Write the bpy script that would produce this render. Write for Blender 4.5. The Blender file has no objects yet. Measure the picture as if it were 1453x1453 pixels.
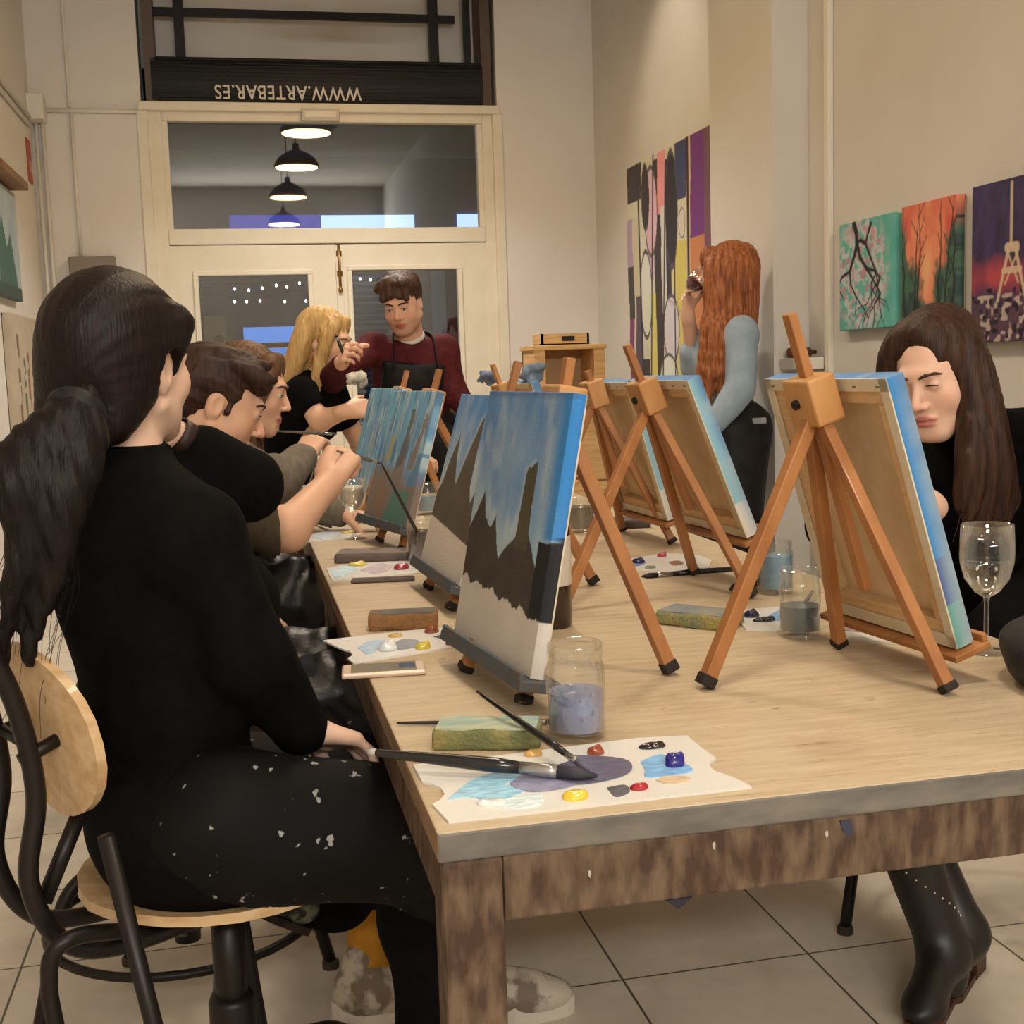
import bpy, bmesh, math, random
import numpy as np
from mathutils import Vector, Matrix
random.seed(7)
SC = bpy.context.scene
COL = SC.collection
PI = math.pi

# ---------------------------------------------------------------- camera
CAM_R = np.array([[0.9759612850344446, -0.21553108500370072, -0.032340709810444124],
                  [0.05625158866352545, 0.10574570868928826, 0.9928008883288882],
                  [0.21055956137574314, 0.9707544470621433, -0.1153276836771073]])   # right, up, forward
CAM_F = 1751.91
CAM_C = np.array([0.0, 0.0, 1.2])
cam_data = bpy.data.cameras.new('camera')
cam = bpy.data.objects.new('camera', cam_data)
COL.objects.link(cam)
r_, u_, f_ = [Vector(v) for v in CAM_R]
mw = Matrix((( r_.x, u_.x, -f_.x, 0), (r_.y, u_.y, -f_.y, 0), (r_.z, u_.z, -f_.z, 1.2), (0, 0, 0, 1)))
cam.matrix_world = mw
cam_data.sensor_width = 36
cam_data.lens = CAM_F / 1453 * 36
cam_data.clip_start = .05
SC.camera = cam

# ---------------------------------------------------------------- world, exposure
world = bpy.data.worlds.new('night_sky'); SC.world = world
world.use_nodes = True
wbg = world.node_tree.nodes['Background']
wbg.inputs[0].default_value = (.02, .03, .06, 1); wbg.inputs[1].default_value = .3
SC.view_settings.view_transform = 'Standard'
SC.view_settings.look = 'None'
SC.view_settings.gamma = 1
SC.view_settings.use_curve_mapping = False
SC.view_settings.exposure = 0.0
LAMP_COL = (1, .995, .975)
LAMP_W = (26, 7.2, 6.6, 6, 8)            # each pendant
LAMPS = [(.66, 6.2), (.66, 4.65), (.66, 2.95), (.66, .93), (.70, -1.57)]   # x, y; the first is added to brighten the back wall
LAMP_Z = 3.17
YF_ = -3.4
def area_light(name, loc, rot, size, power, color=LAMP_COL, size_y=None, spread=PI):
    l = bpy.data.lights.new(name, 'AREA'); l.energy = power; l.color = color; l.size = size
    if size_y: l.shape = 'RECTANGLE'; l.size_y = size_y
    else: l.shape = 'DISK'
    l.spread = spread
    o = bpy.data.objects.new(name, l); COL.objects.link(o); o.location = loc; o.rotation_euler = rot
    return o
area_light('rear_fill_light', (.5, YF_+.14, 3.0), (PI/2, 0, 0), 3.0, 122, (1, .995, .975), .26)  # added fill from behind the camera for back wall and facing surfaces

# ---------------------------------------------------------------- pixel helpers (used to read places off the photograph)
def ray(x, y): return CAM_R.T @ np.array([(x-726.5)/CAM_F, -(y-726.5)/CAM_F, 1.])
def T(x, y, z=.75):
    d = ray(x, y); t = (z-1.2)/d[2]; return CAM_C + t*d
def atY(x, y, Y):
    d = ray(x, y); return CAM_C + Y/d[1]*d
def atX(x, y, X):
    d = ray(x, y); return CAM_C + X/d[0]*d
V = lambda *a: np.array(a, float)
def nrm(v): v = np.asarray(v, float); return v/np.linalg.norm(v)

# ---------------------------------------------------------------- materials
def s2l(c):
    c = [x/255. for x in c]
    return tuple(x/12.92 if x <= .04045 else ((x+.055)/1.055)**2.4 for x in c)
MATS = {}
def mat(name, col, rough=.6, metal=0., spec=.4, col2=None, nscale=6., stretch=(1, 1, 1), bump=0., bscale=None, contrast=(.35, .65), emit=None, estr=0., attr=None, sss=0., coat=0., detail=4., trans=0., alpha=1.):
    """col / col2 as sRGB 0-255, mixed by a (stretched) noise; optional bump."""
    if name in MATS: return MATS[name]
    m = bpy.data.materials.new(name); m.use_nodes = True
    nt = m.node_tree; b = nt.nodes['Principled BSDF']
    lin = s2l(col)
    b.inputs['Base Color'].default_value = (*lin, 1)
    b.inputs['Roughness'].default_value = rough
    b.inputs['Metallic'].default_value = metal
    b.inputs['Specular IOR Level'].default_value = spec
    if coat: b.inputs['Coat Weight'].default_value = coat
    if trans: b.inputs['Transmission Weight'].default_value = trans
    if sss:
        b.inputs['Subsurface Weight'].default_value = sss
        b.inputs['Subsurface Radius'].default_value = (.012, .005, .003)
        b.inputs['Subsurface Scale'].default_value = .5
    tc = nt.nodes.new('ShaderNodeTexCoord'); mp = nt.nodes.new('ShaderNodeMapping')
    mp.inputs['Scale'].default_value = stretch
    nt.links.new(tc.outputs['Object'], mp.inputs['Vector'])
    if col2 is not None or attr:
        n = nt.nodes.new('ShaderNodeTexNoise'); n.inputs['Scale'].default_value = nscale; n.inputs['Detail'].default_value = detail
        nt.links.new(mp.outputs['Vector'], n.inputs['Vector'])
        rp = nt.nodes.new('ShaderNodeValToRGB')
        rp.color_ramp.elements[0].position = contrast[0]; rp.color_ramp.elements[1].position = contrast[1]
        rp.color_ramp.elements[0].color = (*lin, 1)
        rp.color_ramp.elements[1].color = (*(s2l(col2) if col2 is not None else lin), 1)
        nt.links.new(n.outputs['Fac'], rp.inputs['Fac'])
        out = rp.outputs['Color']
        if attr:
            at = nt.nodes.new('ShaderNodeAttribute'); at.attribute_name = attr
            mx = nt.nodes.new('ShaderNodeMix'); mx.data_type = 'RGBA'; mx.blend_type = 'MULTIPLY'; mx.inputs[0].default_value = 1
            nt.links.new(at.outputs['Color'], mx.inputs[6]); nt.links.new(out, mx.inputs[7])
            out = mx.outputs[2]
        nt.links.new(out, b.inputs['Base Color'])
    if bump:
        n2 = nt.nodes.new('ShaderNodeTexNoise'); n2.inputs['Scale'].default_value = bscale or nscale; n2.inputs['Detail'].default_value = 5
        nt.links.new(mp.outputs['Vector'], n2.inputs['Vector'])
        bp = nt.nodes.new('ShaderNodeBump'); bp.inputs['Strength'].default_value = bump; bp.inputs['Distance'].default_value = .01
        nt.links.new(n2.outputs['Fac'], bp.inputs['Height']); nt.links.new(bp.outputs['Normal'], b.inputs['Normal'])
    if emit:
        b.inputs['Emission Color'].default_value = (*s2l(emit), 1); b.inputs['Emission Strength'].default_value = estr
    MATS[name] = m
    return m
def thin_glass(name, tint=(1, 1, 1), refl=.12, rough=.02, edge=.5):
    """window / jar glass: mostly see-through, mirror-like towards grazing angles."""
    if name in MATS: return MATS[name]
    m = bpy.data.materials.new(name); m.use_nodes = True; nt = m.node_tree
    for n in list(nt.nodes):
        if n.type == 'BSDF_PRINCIPLED': nt.nodes.remove(n)
    o = [n for n in nt.nodes if n.type == 'OUTPUT_MATERIAL'][0]
    t = nt.nodes.new('ShaderNodeBsdfTransparent'); t.inputs[0].default_value = (*tint, 1)
    g = nt.nodes.new('ShaderNodeBsdfGlossy'); g.inputs['Roughness'].default_value = rough; g.inputs[0].default_value = (1, 1, 1, 1)
    lw = nt.nodes.new('ShaderNodeLayerWeight'); lw.inputs['Blend'].default_value = .25
    mr = nt.nodes.new('ShaderNodeMapRange'); mr.inputs['To Min'].default_value = refl; mr.inputs['To Max'].default_value = edge
    nt.links.new(lw.outputs['Facing'], mr.inputs['Value'])
    mx = nt.nodes.new('ShaderNodeMixShader')
    nt.links.new(mr.outputs[0], mx.inputs[0]); nt.links.new(t.outputs[0], mx.inputs[1]); nt.links.new(g.outputs[0], mx.inputs[2])
    nt.links.new(mx.outputs[0], o.inputs['Surface'])
    MATS[name] = m
    return m
def attr_mat(name, attr='Col', rough=.6, spec=.3, bump=0., bscale=60, stretch=(1, 1, 1)):
    """colour straight from the mesh's own paint layer (used for the paintings and skin tones)."""
    if name in MATS: return MATS[name]
    m = mat(name, (255, 255, 255), rough, spec=spec, bump=bump, bscale=bscale, stretch=stretch)
    nt = m.node_tree; at = nt.nodes.new('ShaderNodeAttribute'); at.attribute_name = attr
    nt.links.new(at.outputs['Color'], nt.nodes['Principled BSDF'].inputs['Base Color'])
    return m

# ---------------------------------------------------------------- mesh building
class MB:
    def __init__(s): s.v = []; s.f = []; s.m = []
    def add(s, v, f, mi=0):
        o = len(s.v); s.v += [tuple(map(float, p)) for p in v]; s.f += [tuple(i+o for i in q) for q in f]; s.m += [mi]*len(f); return s
    def box(s, lo, hi, mi=0, M=None, bev=0.):
        lo = np.minimum(lo, hi), np.maximum(lo, hi); a, b = lo
        if bev > 0:
            e = min(bev, .49*min(b-a)); pts = []
            bm = bmesh.new(); bmesh.ops.create_cube(bm, size=1)
            for vv in bm.verts: vv.co = Vector((a+b)/2) + Vector([vv.co[i]*(b-a)[i] for i in range(3)])
            bmesh.ops.bevel(bm, geom=list(bm.edges), offset=e, segments=2, affect='EDGES', profile=.5)
            bm.verts.index_update()
            v = [tuple(q.co) for q in bm.verts]; f = [tuple(q.index for q in ff.verts) for ff in bm.faces]; bm.free()
        else:
            v = [(x, y, z) for x in (a[0], b[0]) for y in (a[1], b[1]) for z in (a[2], b[2])]
            f = [(0, 1, 3, 2), (4, 6, 7, 5), (0, 4, 5, 1), (2, 3, 7, 6), (0, 2, 6, 4), (1, 5, 7, 3)]
        if M is not None: v = [M @ Vector(p) for p in v]
        return s.add(v, f, mi)
    def obox(s, c, ax, ay, az, hx, hy, hz, mi=0, bev=0.):
        """box by centre, three axes and half sizes"""
        M = Matrix(((ax[0], ay[0], az[0], c[0]), (ax[1], ay[1], az[1], c[1]), (ax[2], ay[2], az[2], c[2]), (0, 0, 0, 1)))
        return s.box(V(-hx, -hy, -hz), V(hx, hy, hz), mi, M, bev)
    def tube(s, pts, rad, n=10, mi=0, caps=True, flat=None):
        pts = [np.asarray(p, float) for p in pts]
        if np.isscalar(rad): rad = [rad]*len(pts)
        up = V(0, 0, 1); rings = []
        t0 = nrm(pts[1]-pts[0])
        if abs(t0 @ up) > .95: up = V(1, 0, 0)
        a = nrm(np.cross(up, t0))
        for i, p in enumerate(pts):
            t = nrm(pts[min(i+1, len(pts)-1)]-pts[max(i-1, 0)])
            a = nrm(a - t*(a @ t)); b = np.cross(t, a)
            q = 1. if flat is None else flat
            rings.append([p + rad[i]*(math.cos(2*PI*j/n)*a + q*math.sin(2*PI*j/n)*b) for j in range(n)])
        v = [p for r in rings for p in r]; f = []
        for i in range(len(rings)-1):
            for j in range(n):
                k = (j+1) % n; f.append((i*n+j, i*n+k, (i+1)*n+k, (i+1)*n+j))
        if caps: f.append(tuple(range(n-1, -1, -1))); f.append(tuple((len(rings)-1)*n+j for j in range(n)))
        return s.add(v, f, mi)
    def lathe(s, c, prof, n=28, mi=0, ax=None, close=False):
        """prof = [(radius, height)...] about the vertical (or axis ax) through c"""
        az = V(0, 0, 1) if ax is None else nrm(ax)
        a = nrm(np.cross(az, V(0, 1, 0) if abs(az[1]) < .9 else V(1, 0, 0))); b = np.cross(az, a)
        v = []; f = []
        for (r, h) in prof:
            for j in range(n): v.append(np.asarray(c, float) + az*h + r*(math.cos(2*PI*j/n)*a + math.sin(2*PI*j/n)*b))
        for i in range(len(prof)-1):
            for j in range(n):
                k = (j+1) % n; f.append((i*n+j, i*n+k, (i+1)*n+k, (i+1)*n+j))
        if prof[0][0] > 1e-4 and not close: f.append(tuple(range(n-1, -1, -1)))
        if prof[-1][0] > 1e-4 and not close: f.append(tuple((len(prof)-1)*n+j for j in range(n)))
        return s.add(v, f, mi)
    def prism(s, poly, z0, z1, mi=0, frame=None, bev=0):
        """polygon extruded; frame=(origin, ax, ay, az) for a tilted one"""
        n = len(poly)
        def P(x, y, z):
            if frame is None: return V(x, y, z)
            o, ax, ay, az = frame; return o+ax*x+ay*y+az*z
        v = [P(x, y, z0) for x, y in poly]+[P(x, y, z1) for x, y in poly]
        area = sum(poly[i][0]*poly[(i+1) % n][1]-poly[(i+1) % n][0]*poly[i][1] for i in range(n))
        idx = list(range(n))
        if (area < 0): f = [tuple(idx), tuple(n+i for i in reversed(idx))]+[((i+1) % n, i, n+i, n+(i+1) % n) for i in idx]
        else: f = [tuple(reversed(idx)), tuple(n+i for i in idx)]+[(i, (i+1) % n, n+(i+1) % n, n+i) for i in idx]
        return s.add(v, f, mi)
    def ell(s, c, r, n=16, mi=0, ax=None):
        v = []; f = []; m = n//2
        A = np.eye(3) if ax is None else np.array(ax).T
        for i in range(m+1):
            th = PI*i/m
            for j in range(n):
                ph = 2*PI*j/n; p = V(r[0]*math.sin(th)*math.cos(ph), r[1]*math.sin(th)*math.sin(ph), r[2]*math.cos(th))
                v.append(np.asarray(c, float)+A @ p)
        for i in range(m):
            for j in range(n):
                k = (j+1) % n; f.append((i*n+j, (i+1)*n+j, (i+1)*n+k, i*n+k))
        return s.add(v, f, mi)
    def obj(s, name, mats, parent=None, smooth=False, auto=None, loc=None):
        me = bpy.data.meshes.new(name); v = s.v
        if loc is not None: v = [tuple(np.array(p)-np.array(loc)) for p in v]
        me.from_pydata(v, [], s.f); me.validate(); me.update()
        if not isinstance(mats, (list, tuple)): mats = [mats]
        for m in mats: me.materials.append(m)
        if len(mats) > 1 and len(me.polygons) == len(s.m): me.polygons.foreach_set('material_index', s.m)
        if smooth: me.polygons.foreach_set('use_smooth', [True]*len(me.polygons))
        if auto is not None:
            try: me.set_sharp_from_angle(angle=math.radians(auto))
            except Exception: pass
        o = bpy.data.objects.new(name, me); COL.objects.link(o)
        if loc is not None: o.location = loc
        if parent is not None: o.parent = parent
        return o
def tag(o, label, cat, group=None, kind=None):
    o['label'] = label; o['category'] = cat
    if group: o['group'] = group
    if kind: o['kind'] = kind
    return o
def thing(name, label, cat, loc=(0, 0, 0), group=None):
    """an Empty at the thing's base; its parts are built in world coordinates and re-based by adopt()"""
    o = bpy.data.objects.new(name, None); COL.objects.link(o); o.empty_display_size = .05
    o.location = tuple(float(x) for x in loc)
    return tag(o, label, cat, group)
def adopt(root):
    """parts were built in world coordinates: shift them so that the root's place is their origin"""
    for ch in root.children:
        if ch.get('_done'): continue
        ch.location = Vector(ch.location)-Vector(root.location)
        ch['_done'] = 1
    for ch in root.children:
        if '_done' in ch: del ch['_done']
    return root
def struct(name, mb, m, label=None, smooth=False):
    o = mb.obj(name, m, smooth=smooth); o['kind'] = 'structure'
    if label: o['label'] = label
    return o
def crom(pts, n=8):
    """Catmull-Rom through the points"""
    P = [np.asarray(p, float) for p in pts]; P = [2*P[0]-P[1]]+P+[2*P[-1]-P[-2]]; out = []
    for i in range(1, len(P)-2):
        for k in range(n):
            t = k/n; a, b, c, d = P[i-1], P[i], P[i+1], P[i+2]
            out.append(.5*(2*b+(c-a)*t+(2*a-5*b+4*c-d)*t*t+(-a+3*b-3*c+d)*t**3))
    out.append(P[-2]); return out

# ---------------------------------------------------------------- soft-blended volumes (bodies, hair, clothes)
class Field:
    """signed distance on a rectilinear grid, finer inside the given boxes; surface-nets mesher"""
    def __init__(s, lo, hi, h, fine=()):
        s.ax = []
        for i in range(3):
            marks = sorted((max(lo[i], a[i]), min(hi[i], b[i]), hf) for a, b, hf in fine)
            x = lo[i]; g = [x]
            while x < hi[i]:
                st = h
                for a, b, hf in marks:
                    if a-h <= x <= b: st = min(st, hf)
                x += st; g.append(x)
            s.ax.append(np.array(g, np.float32))
        s.F = np.full([len(a) for a in s.ax], 9., np.float32)
    def sub(s, lo, hi):
        sl = []
        for i in range(3):
            a = max(0, np.searchsorted(s.ax[i], lo[i])-1); b = min(len(s.ax[i]), np.searchsorted(s.ax[i], hi[i])+1)
            if b <= a: return None, None
            sl.append(slice(a, b))
        X = s.ax[0][sl[0]][:, None, None]; Y = s.ax[1][sl[1]][None, :, None]; Z = s.ax[2][sl[2]][None, None, :]
        return tuple(sl), (X, Y, Z)
    def put(s, d, sl, k, op):
        A = s.F[sl]
        if op == '+':
            h = np.clip(.5+.5*(A-d)/k, 0, 1); s.F[sl] = A*(1-h)+d*h-k*h*(1-h)
        elif op == '-':
            h = np.clip(.5-.5*(A+d)/k, 0, 1); s.F[sl] = A*(1-h)-d*h+k*h*(1-h)
    def cone(s, a, b, ra, rb, k=.02, op='+'):
        a = np.asarray(a, float); b = np.asarray(b, float); m = max(ra, rb)+k+.03
        sl, g = s.sub(np.minimum(a, b)-m, np.maximum(a, b)+m)
        if sl is None: return s
        ab = b-a; L2 = max(ab @ ab, 1e-9)
        px, py, pz = g[0]-a[0], g[1]-a[1], g[2]-a[2]
        t = np.clip((px*ab[0]+py*ab[1]+pz*ab[2])/L2, 0, 1)
        d = np.sqrt((px-t*ab[0])**2+(py-t*ab[1])**2+(pz-t*ab[2])**2)-(ra+(rb-ra)*t)
        s.put(d, sl, k, op); return s
    def chain(s, pts, rads, k=.02, op='+'):
        if np.isscalar(rads): rads = [rads]*len(pts)
        for i in range(len(pts)-1): s.cone(pts[i], pts[i+1], rads[i], rads[i+1], k, op)
        return s
    def ell(s, c, r, A=None, k=.02, op='+'):
        """A rows = local axes"""
        c = np.asarray(c, float); r = np.asarray(r, float); m = max(r)+k+.03
        sl, g = s.sub(c-m, c+m)
        if sl is None: return s
        p = [g[i]-c[i] for i in range(3)]
        if A is not None: p = [A[i][0]*p[0]+A[i][1]*p[1]+A[i][2]*p[2] for i in range(3)]
        k0 = np.sqrt((p[0]/r[0])**2+(p[1]/r[1])**2+(p[2]/r[2])**2)+1e-6
        k1 = np.sqrt((p[0]/r[0]**2)**2+(p[1]/r[1]**2)**2+(p[2]/r[2]**2)**2)+1e-6
        s.put(k0*(k0-1)/k1, sl, k, op); return s
    def box(s, c, r, A, rr=.01, k=.01, op='+'):
        c = np.asarray(c, float); m = np.linalg.norm(r)+k+.03
        sl, g = s.sub(c-m, c+m)
        if sl is None: return s
        p = [g[i]-c[i] for i in range(3)]
        q = [np.abs(A[i][0]*p[0]+A[i][1]*p[1]+A[i][2]*p[2])-(r[i]-rr) for i in range(3)]
        d = np.sqrt(sum(np.maximum(x, 0)**2 for x in q))+np.minimum(np.maximum(np.maximum(q[0], q[1]), q[2]), 0)-rr
        s.put(d, sl, k, op); return s
    def cut(s, p, n, lo=None, hi=None, k=None):
        """remove what lies on the side n points to, within the box lo..hi"""
        lo = V(-99, -99, -99) if lo is None else lo; hi = V(99, 99, 99) if hi is None else hi
        sl, g = s.sub(lo, hi)
        if sl is None: return s
        n = nrm(n); d = (g[0]-p[0])*n[0]+(g[1]-p[1])*n[1]+(g[2]-p[2])*n[2]
        s.F[sl] = np.maximum(s.F[sl], d); return s
    def disp(s, fn, band=.03):
        """add a surface ripple"""
        idx = np.where(np.abs(s.F) < band)
        s.F[idx] += fn(s.ax[0][idx[0]], s.ax[1][idx[1]], s.ax[2][idx[2]]).astype(np.float32); return s
    def mesh(s):
        F = s.F; S = F < 0; nx, ny, nz = F.shape
        c = np.zeros((nx-1, ny-1, nz-1), np.int8)
        for i in (0, 1):
            for j in (0, 1):
                for k in (0, 1): c += S[i:nx-1+i, j:ny-1+j, k:nz-1+k]
        I, J, K = np.where((c > 0) & (c < 8))
        n = len(I); acc = np.zeros((n, 3)); cnt = np.zeros(n)
        cr = [(i, j, k) for i in (0, 1) for j in (0, 1) for k in (0, 1)]
        val = {q: F[I+q[0], J+q[1], K+q[2]] for q in cr}
        pos = {q: np.stack([s.ax[0][I+q[0]], s.ax[1][J+q[1]], s.ax[2][K+q[2]]], 1) for q in cr}
        for a in cr:
            for ax in range(3):
                if a[ax] == 0:
                    b = list(a); b[ax] = 1; b = tuple(b); va, vb = val[a], val[b]; x = (va < 0) != (vb < 0)
                    t = np.where(x, va/np.where(x, va-vb, 1), 0)[:, None]
                    acc += np.where(x[:, None], pos[a]+(pos[b]-pos[a])*t, 0); cnt += x
        v = acc/cnt[:, None]
        idx = np.full(c.shape, -1, np.int64); idx[I, J, K] = np.arange(n); fs = []
        # x edges
        x = S[:-1, 1:-1, 1:-1] != S[1:, 1:-1, 1:-1]; i, j, k = np.where(x); j += 1; k += 1; q = np.stack([idx[i, j-1, k-1], idx[i, j, k-1], idx[i, j, k], idx[i, j-1, k]], 1); o = S[i, j, k]
        fs.append(np.where(o[:, None], q, q[:, ::-1]))
        x = S[1:-1, :-1, 1:-1] != S[1:-1, 1:, 1:-1]; i, j, k = np.where(x); i += 1; k += 1; q = np.stack([idx[i-1, j, k-1], idx[i-1, j, k], idx[i, j, k], idx[i, j, k-1]], 1); o = S[i, j, k]
        fs.append(np.where(o[:, None], q, q[:, ::-1]))
        x = S[1:-1, 1:-1, :-1] != S[1:-1, 1:-1, 1:]; i, j, k = np.where(x); i += 1; j += 1; q = np.stack([idx[i-1, j-1, k], idx[i, j-1, k], idx[i, j, k], idx[i-1, j, k]], 1); o = S[i, j, k]
        fs.append(np.where(o[:, None], q, q[:, ::-1]))
        f = np.concatenate(fs)
        for _ in range(1):     # one gentle smoothing pass
            sm = np.zeros_like(v); ct = np.zeros(n)
            for a in range(4):
                b = (a+1) % 4; np.add.at(sm, f[:, a], v[f[:, b]]); np.add.at(ct, f[:, a], 1)
            v = v*.5+.5*sm/np.maximum(ct, 1)[:, None]
        return v, f
    def obj(s, name, mats, parent=None, colfn=None, matfn=None):
        v, f = s.mesh()
        return raw_obj(name, v, f, mats, parent, colfn, matfn)
def raw_obj(name, v, f, mats, parent=None, colfn=None, matfn=None, smooth=True):
    me = bpy.data.meshes.new(name)
    v = np.asarray(v, np.float32); f = np.asarray(f, np.int32)
    me.vertices.add(len(v)); me.vertices.foreach_set('co', v.ravel())
    nl = f.shape[1]
    me.loops.add(f.size); me.loops.foreach_set('vertex_index', f.ravel())
    me.polygons.add(len(f)); me.polygons.foreach_set('loop_start', np.arange(0, f.size, nl, dtype=np.int32))
    try: me.polygons.foreach_set('loop_total', np.full(len(f), nl, np.int32))
    except Exception: pass
    me.update(calc_edges=True)
    if smooth: me.polygons.foreach_set('use_smooth', np.ones(len(f), bool))
    if not isinstance(mats, (list, tuple)): mats = [mats]
    for m in mats: me.materials.append(m)
    if colfn is not None:
        c = np.ones((len(v), 4), np.float32); c[:, :3] = colfn(v)
        at = me.color_attributes.new('Col', 'FLOAT_COLOR', 'POINT'); at.data.foreach_set('color', c.ravel())
    if matfn is not None: me.polygons.foreach_set('material_index', matfn(v[f].mean(1)).astype(np.int32))
    o = bpy.data.objects.new(name, me); COL.objects.link(o)
    if parent is not None: o.parent = parent
    return o
def ripple(amp, fx, fy, fz, seed=0):
    """folds: a few crossed sine waves"""
    r = np.random.RandomState(seed); W = r.randn(7, 3)*np.array([fx, fy, fz]); ph = r.rand(7)*6.28
    def fn(x, y, z):
        o = 0
        for w, p in zip(W, ph): o = o+np.sin(x*w[0]+y*w[1]+z*w[2]+p)
        return amp*o/2.6
    return fn
def vnoise(shape, cells, seed, octaves=1):
    """smooth value noise on a 2-D array; cells=(rows, cols)"""
    r = np.random.RandomState(seed); out = np.zeros(shape); amp = 1.; tot = 0
    for o in range(octaves):
        cy, cx = int(cells[0]*2**o)+2, int(cells[1]*2**o)+2; g = r.rand(cy+1, cx+1)
        y = np.linspace(0, cy-1.001, shape[0]); x = np.linspace(0, cx-1.001, shape[1]); yi = y.astype(int); xi = x.astype(int)
        fy = (y-yi)[:, None]; fx = (x-xi)[None, :]; fy = fy*fy*(3-2*fy); fx = fx*fx*(3-2*fx)
        a = g[yi][:, xi]; b = g[yi][:, xi+1]; c = g[yi+1][:, xi]; d = g[yi+1][:, xi+1]
        out += amp*((a*(1-fx)+b*fx)*(1-fy)+(c*(1-fx)+d*fx)*fy); tot += amp; amp *= .5
    return out/tot
def inpoly(U, W, poly):
    r = np.zeros(U.shape, bool); n = len(poly)
    for i in range(n):
        x0, y0 = poly[i]; x1, y1 = poly[(i+1) % n]
        c = ((y0 > W) != (y1 > W)) & (U < (x1-x0)*(W-y0)/((y1-y0) or 1e-9)+x0); r ^= c
    return r
def seg(U, W, a, b, asp=1.):
    ax, ay = a; bx, by = b; dx, dy = bx-ax, (by-ay)*asp
    px, py = U-ax, (W-ay)*asp; t = np.clip((px*dx+py*dy)/(dx*dx+dy*dy+1e-9), 0, 1)
    return np.hypot(px-t*dx, py-t*dy), t
def lay(img, mask, col):
    """paint a colour over an image where mask (0..1)"""
    m = np.asarray(mask, float)[..., None]; return img*(1-m)+np.array(s2l(col))*m
# ================================================================ THE ROOM
YB = 7.5; XL = -1.05; XR = 2.22; YF = -3.4; ZC = 3.9
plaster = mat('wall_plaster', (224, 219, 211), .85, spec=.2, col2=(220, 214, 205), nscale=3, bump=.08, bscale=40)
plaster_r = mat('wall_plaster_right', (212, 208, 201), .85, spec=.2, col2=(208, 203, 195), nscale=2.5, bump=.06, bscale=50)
cream = mat('cream_paint', (228, 219, 199), .45, col2=(223, 213, 192), nscale=8, bump=.03, bscale=30)
white_pl = mat('white_plastic', (222, 216, 204), .45)
dark_iron = mat('dark_iron', (30, 26, 24), .5, metal=.3)
# floor
fm = bpy.data.materials.new('floor_tiles'); fm.use_nodes = True
nt = fm.node_tree; bs = nt.nodes['Principled BSDF']; bs.inputs['Roughness'].default_value = .38; bs.inputs['Specular IOR Level'].default_value = .35
tc = nt.nodes.new('ShaderNodeTexCoord'); mp = nt.nodes.new('ShaderNodeMapping'); br = nt.nodes.new('ShaderNodeTexBrick')
mp.inputs['Location'].default_value = (-.672+.393*6, -2.212+.393*20, 0)
br.offset = 0; br.squash = 1
for k, v in (('Scale', 1), ('Mortar Size', .0028), ('Mortar Smooth', .2), ('Brick Width', .393), ('Row Height', .393), ('Bias', 0)): br.inputs[k].default_value = v
br.inputs['Color1'].default_value = (*s2l((232, 221, 203)), 1); br.inputs['Color2'].default_value = (*s2l((225, 213, 194)), 1); br.inputs['Mortar'].default_value = (*s2l((96, 82, 66)), 1)
nz = nt.nodes.new('ShaderNodeTexNoise'); nz.inputs['Scale'].default_value = 9; nz.inputs['Detail'].default_value = 6
mxf = nt.nodes.new('ShaderNodeMix'); mxf.data_type = 'RGBA'; mxf.blend_type = 'MULTIPLY'; mxf.inputs[0].default_value = .35
nt.links.new(tc.outputs['Object'], mp.inputs[0]); nt.links.new(mp.outputs[0], br.inputs['Vector']); nt.links.new(mp.outputs[0], nz.inputs['Vector'])
nt.links.new(br.outputs['Color'], mxf.inputs[6]); nt.links.new(nz.outputs['Fac'], mxf.inputs[7]); nt.links.new(mxf.outputs[2], bs.inputs['Base Color'])
struct('floor', MB().box((XL, YF, -.1), (XR, YB+.3, 0)), fm)
struct('ceiling', MB().box((XL-.1, YF-.1, ZC), (XR+.1, YB+.4, ZC+.1)), mat('ceiling_paint', (205, 196, 182), .9))
struct('wall_left', MB().box((XL-.12, YF, 0), (XL, YB+.3, ZC)), plaster)
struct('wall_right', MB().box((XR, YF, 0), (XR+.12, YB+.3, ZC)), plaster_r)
struct('wall_front', MB().box((XL-.1, YF-.12, 0), (XR+.1, YF, ZC)), plaster)
OX0, OX1 = -.45, 1.615     # street opening
wb = MB(); wb.box((XL, YB, 0), (OX0, YB+.3, ZC)); wb.box((OX1, YB, 0), (XR, YB+.3, ZC)); wb.box((OX0, YB+.26, 3.02), (OX1, YB+.3, ZC))
struct('wall_back', wb, plaster)
# pilaster on the right wall
px0 = float(atY(1096, 250, 4.573)[0])
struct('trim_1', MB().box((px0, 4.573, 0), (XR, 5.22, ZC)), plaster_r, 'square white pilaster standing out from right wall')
# strip of trunking beside the pilaster
struct('trim_2', MB().box((XR-.022, 4.36, 0), (XR, 4.40, ZC), bev=.004), white_pl, 'white vertical cable trunking on right wall beside pilaster')
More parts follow.
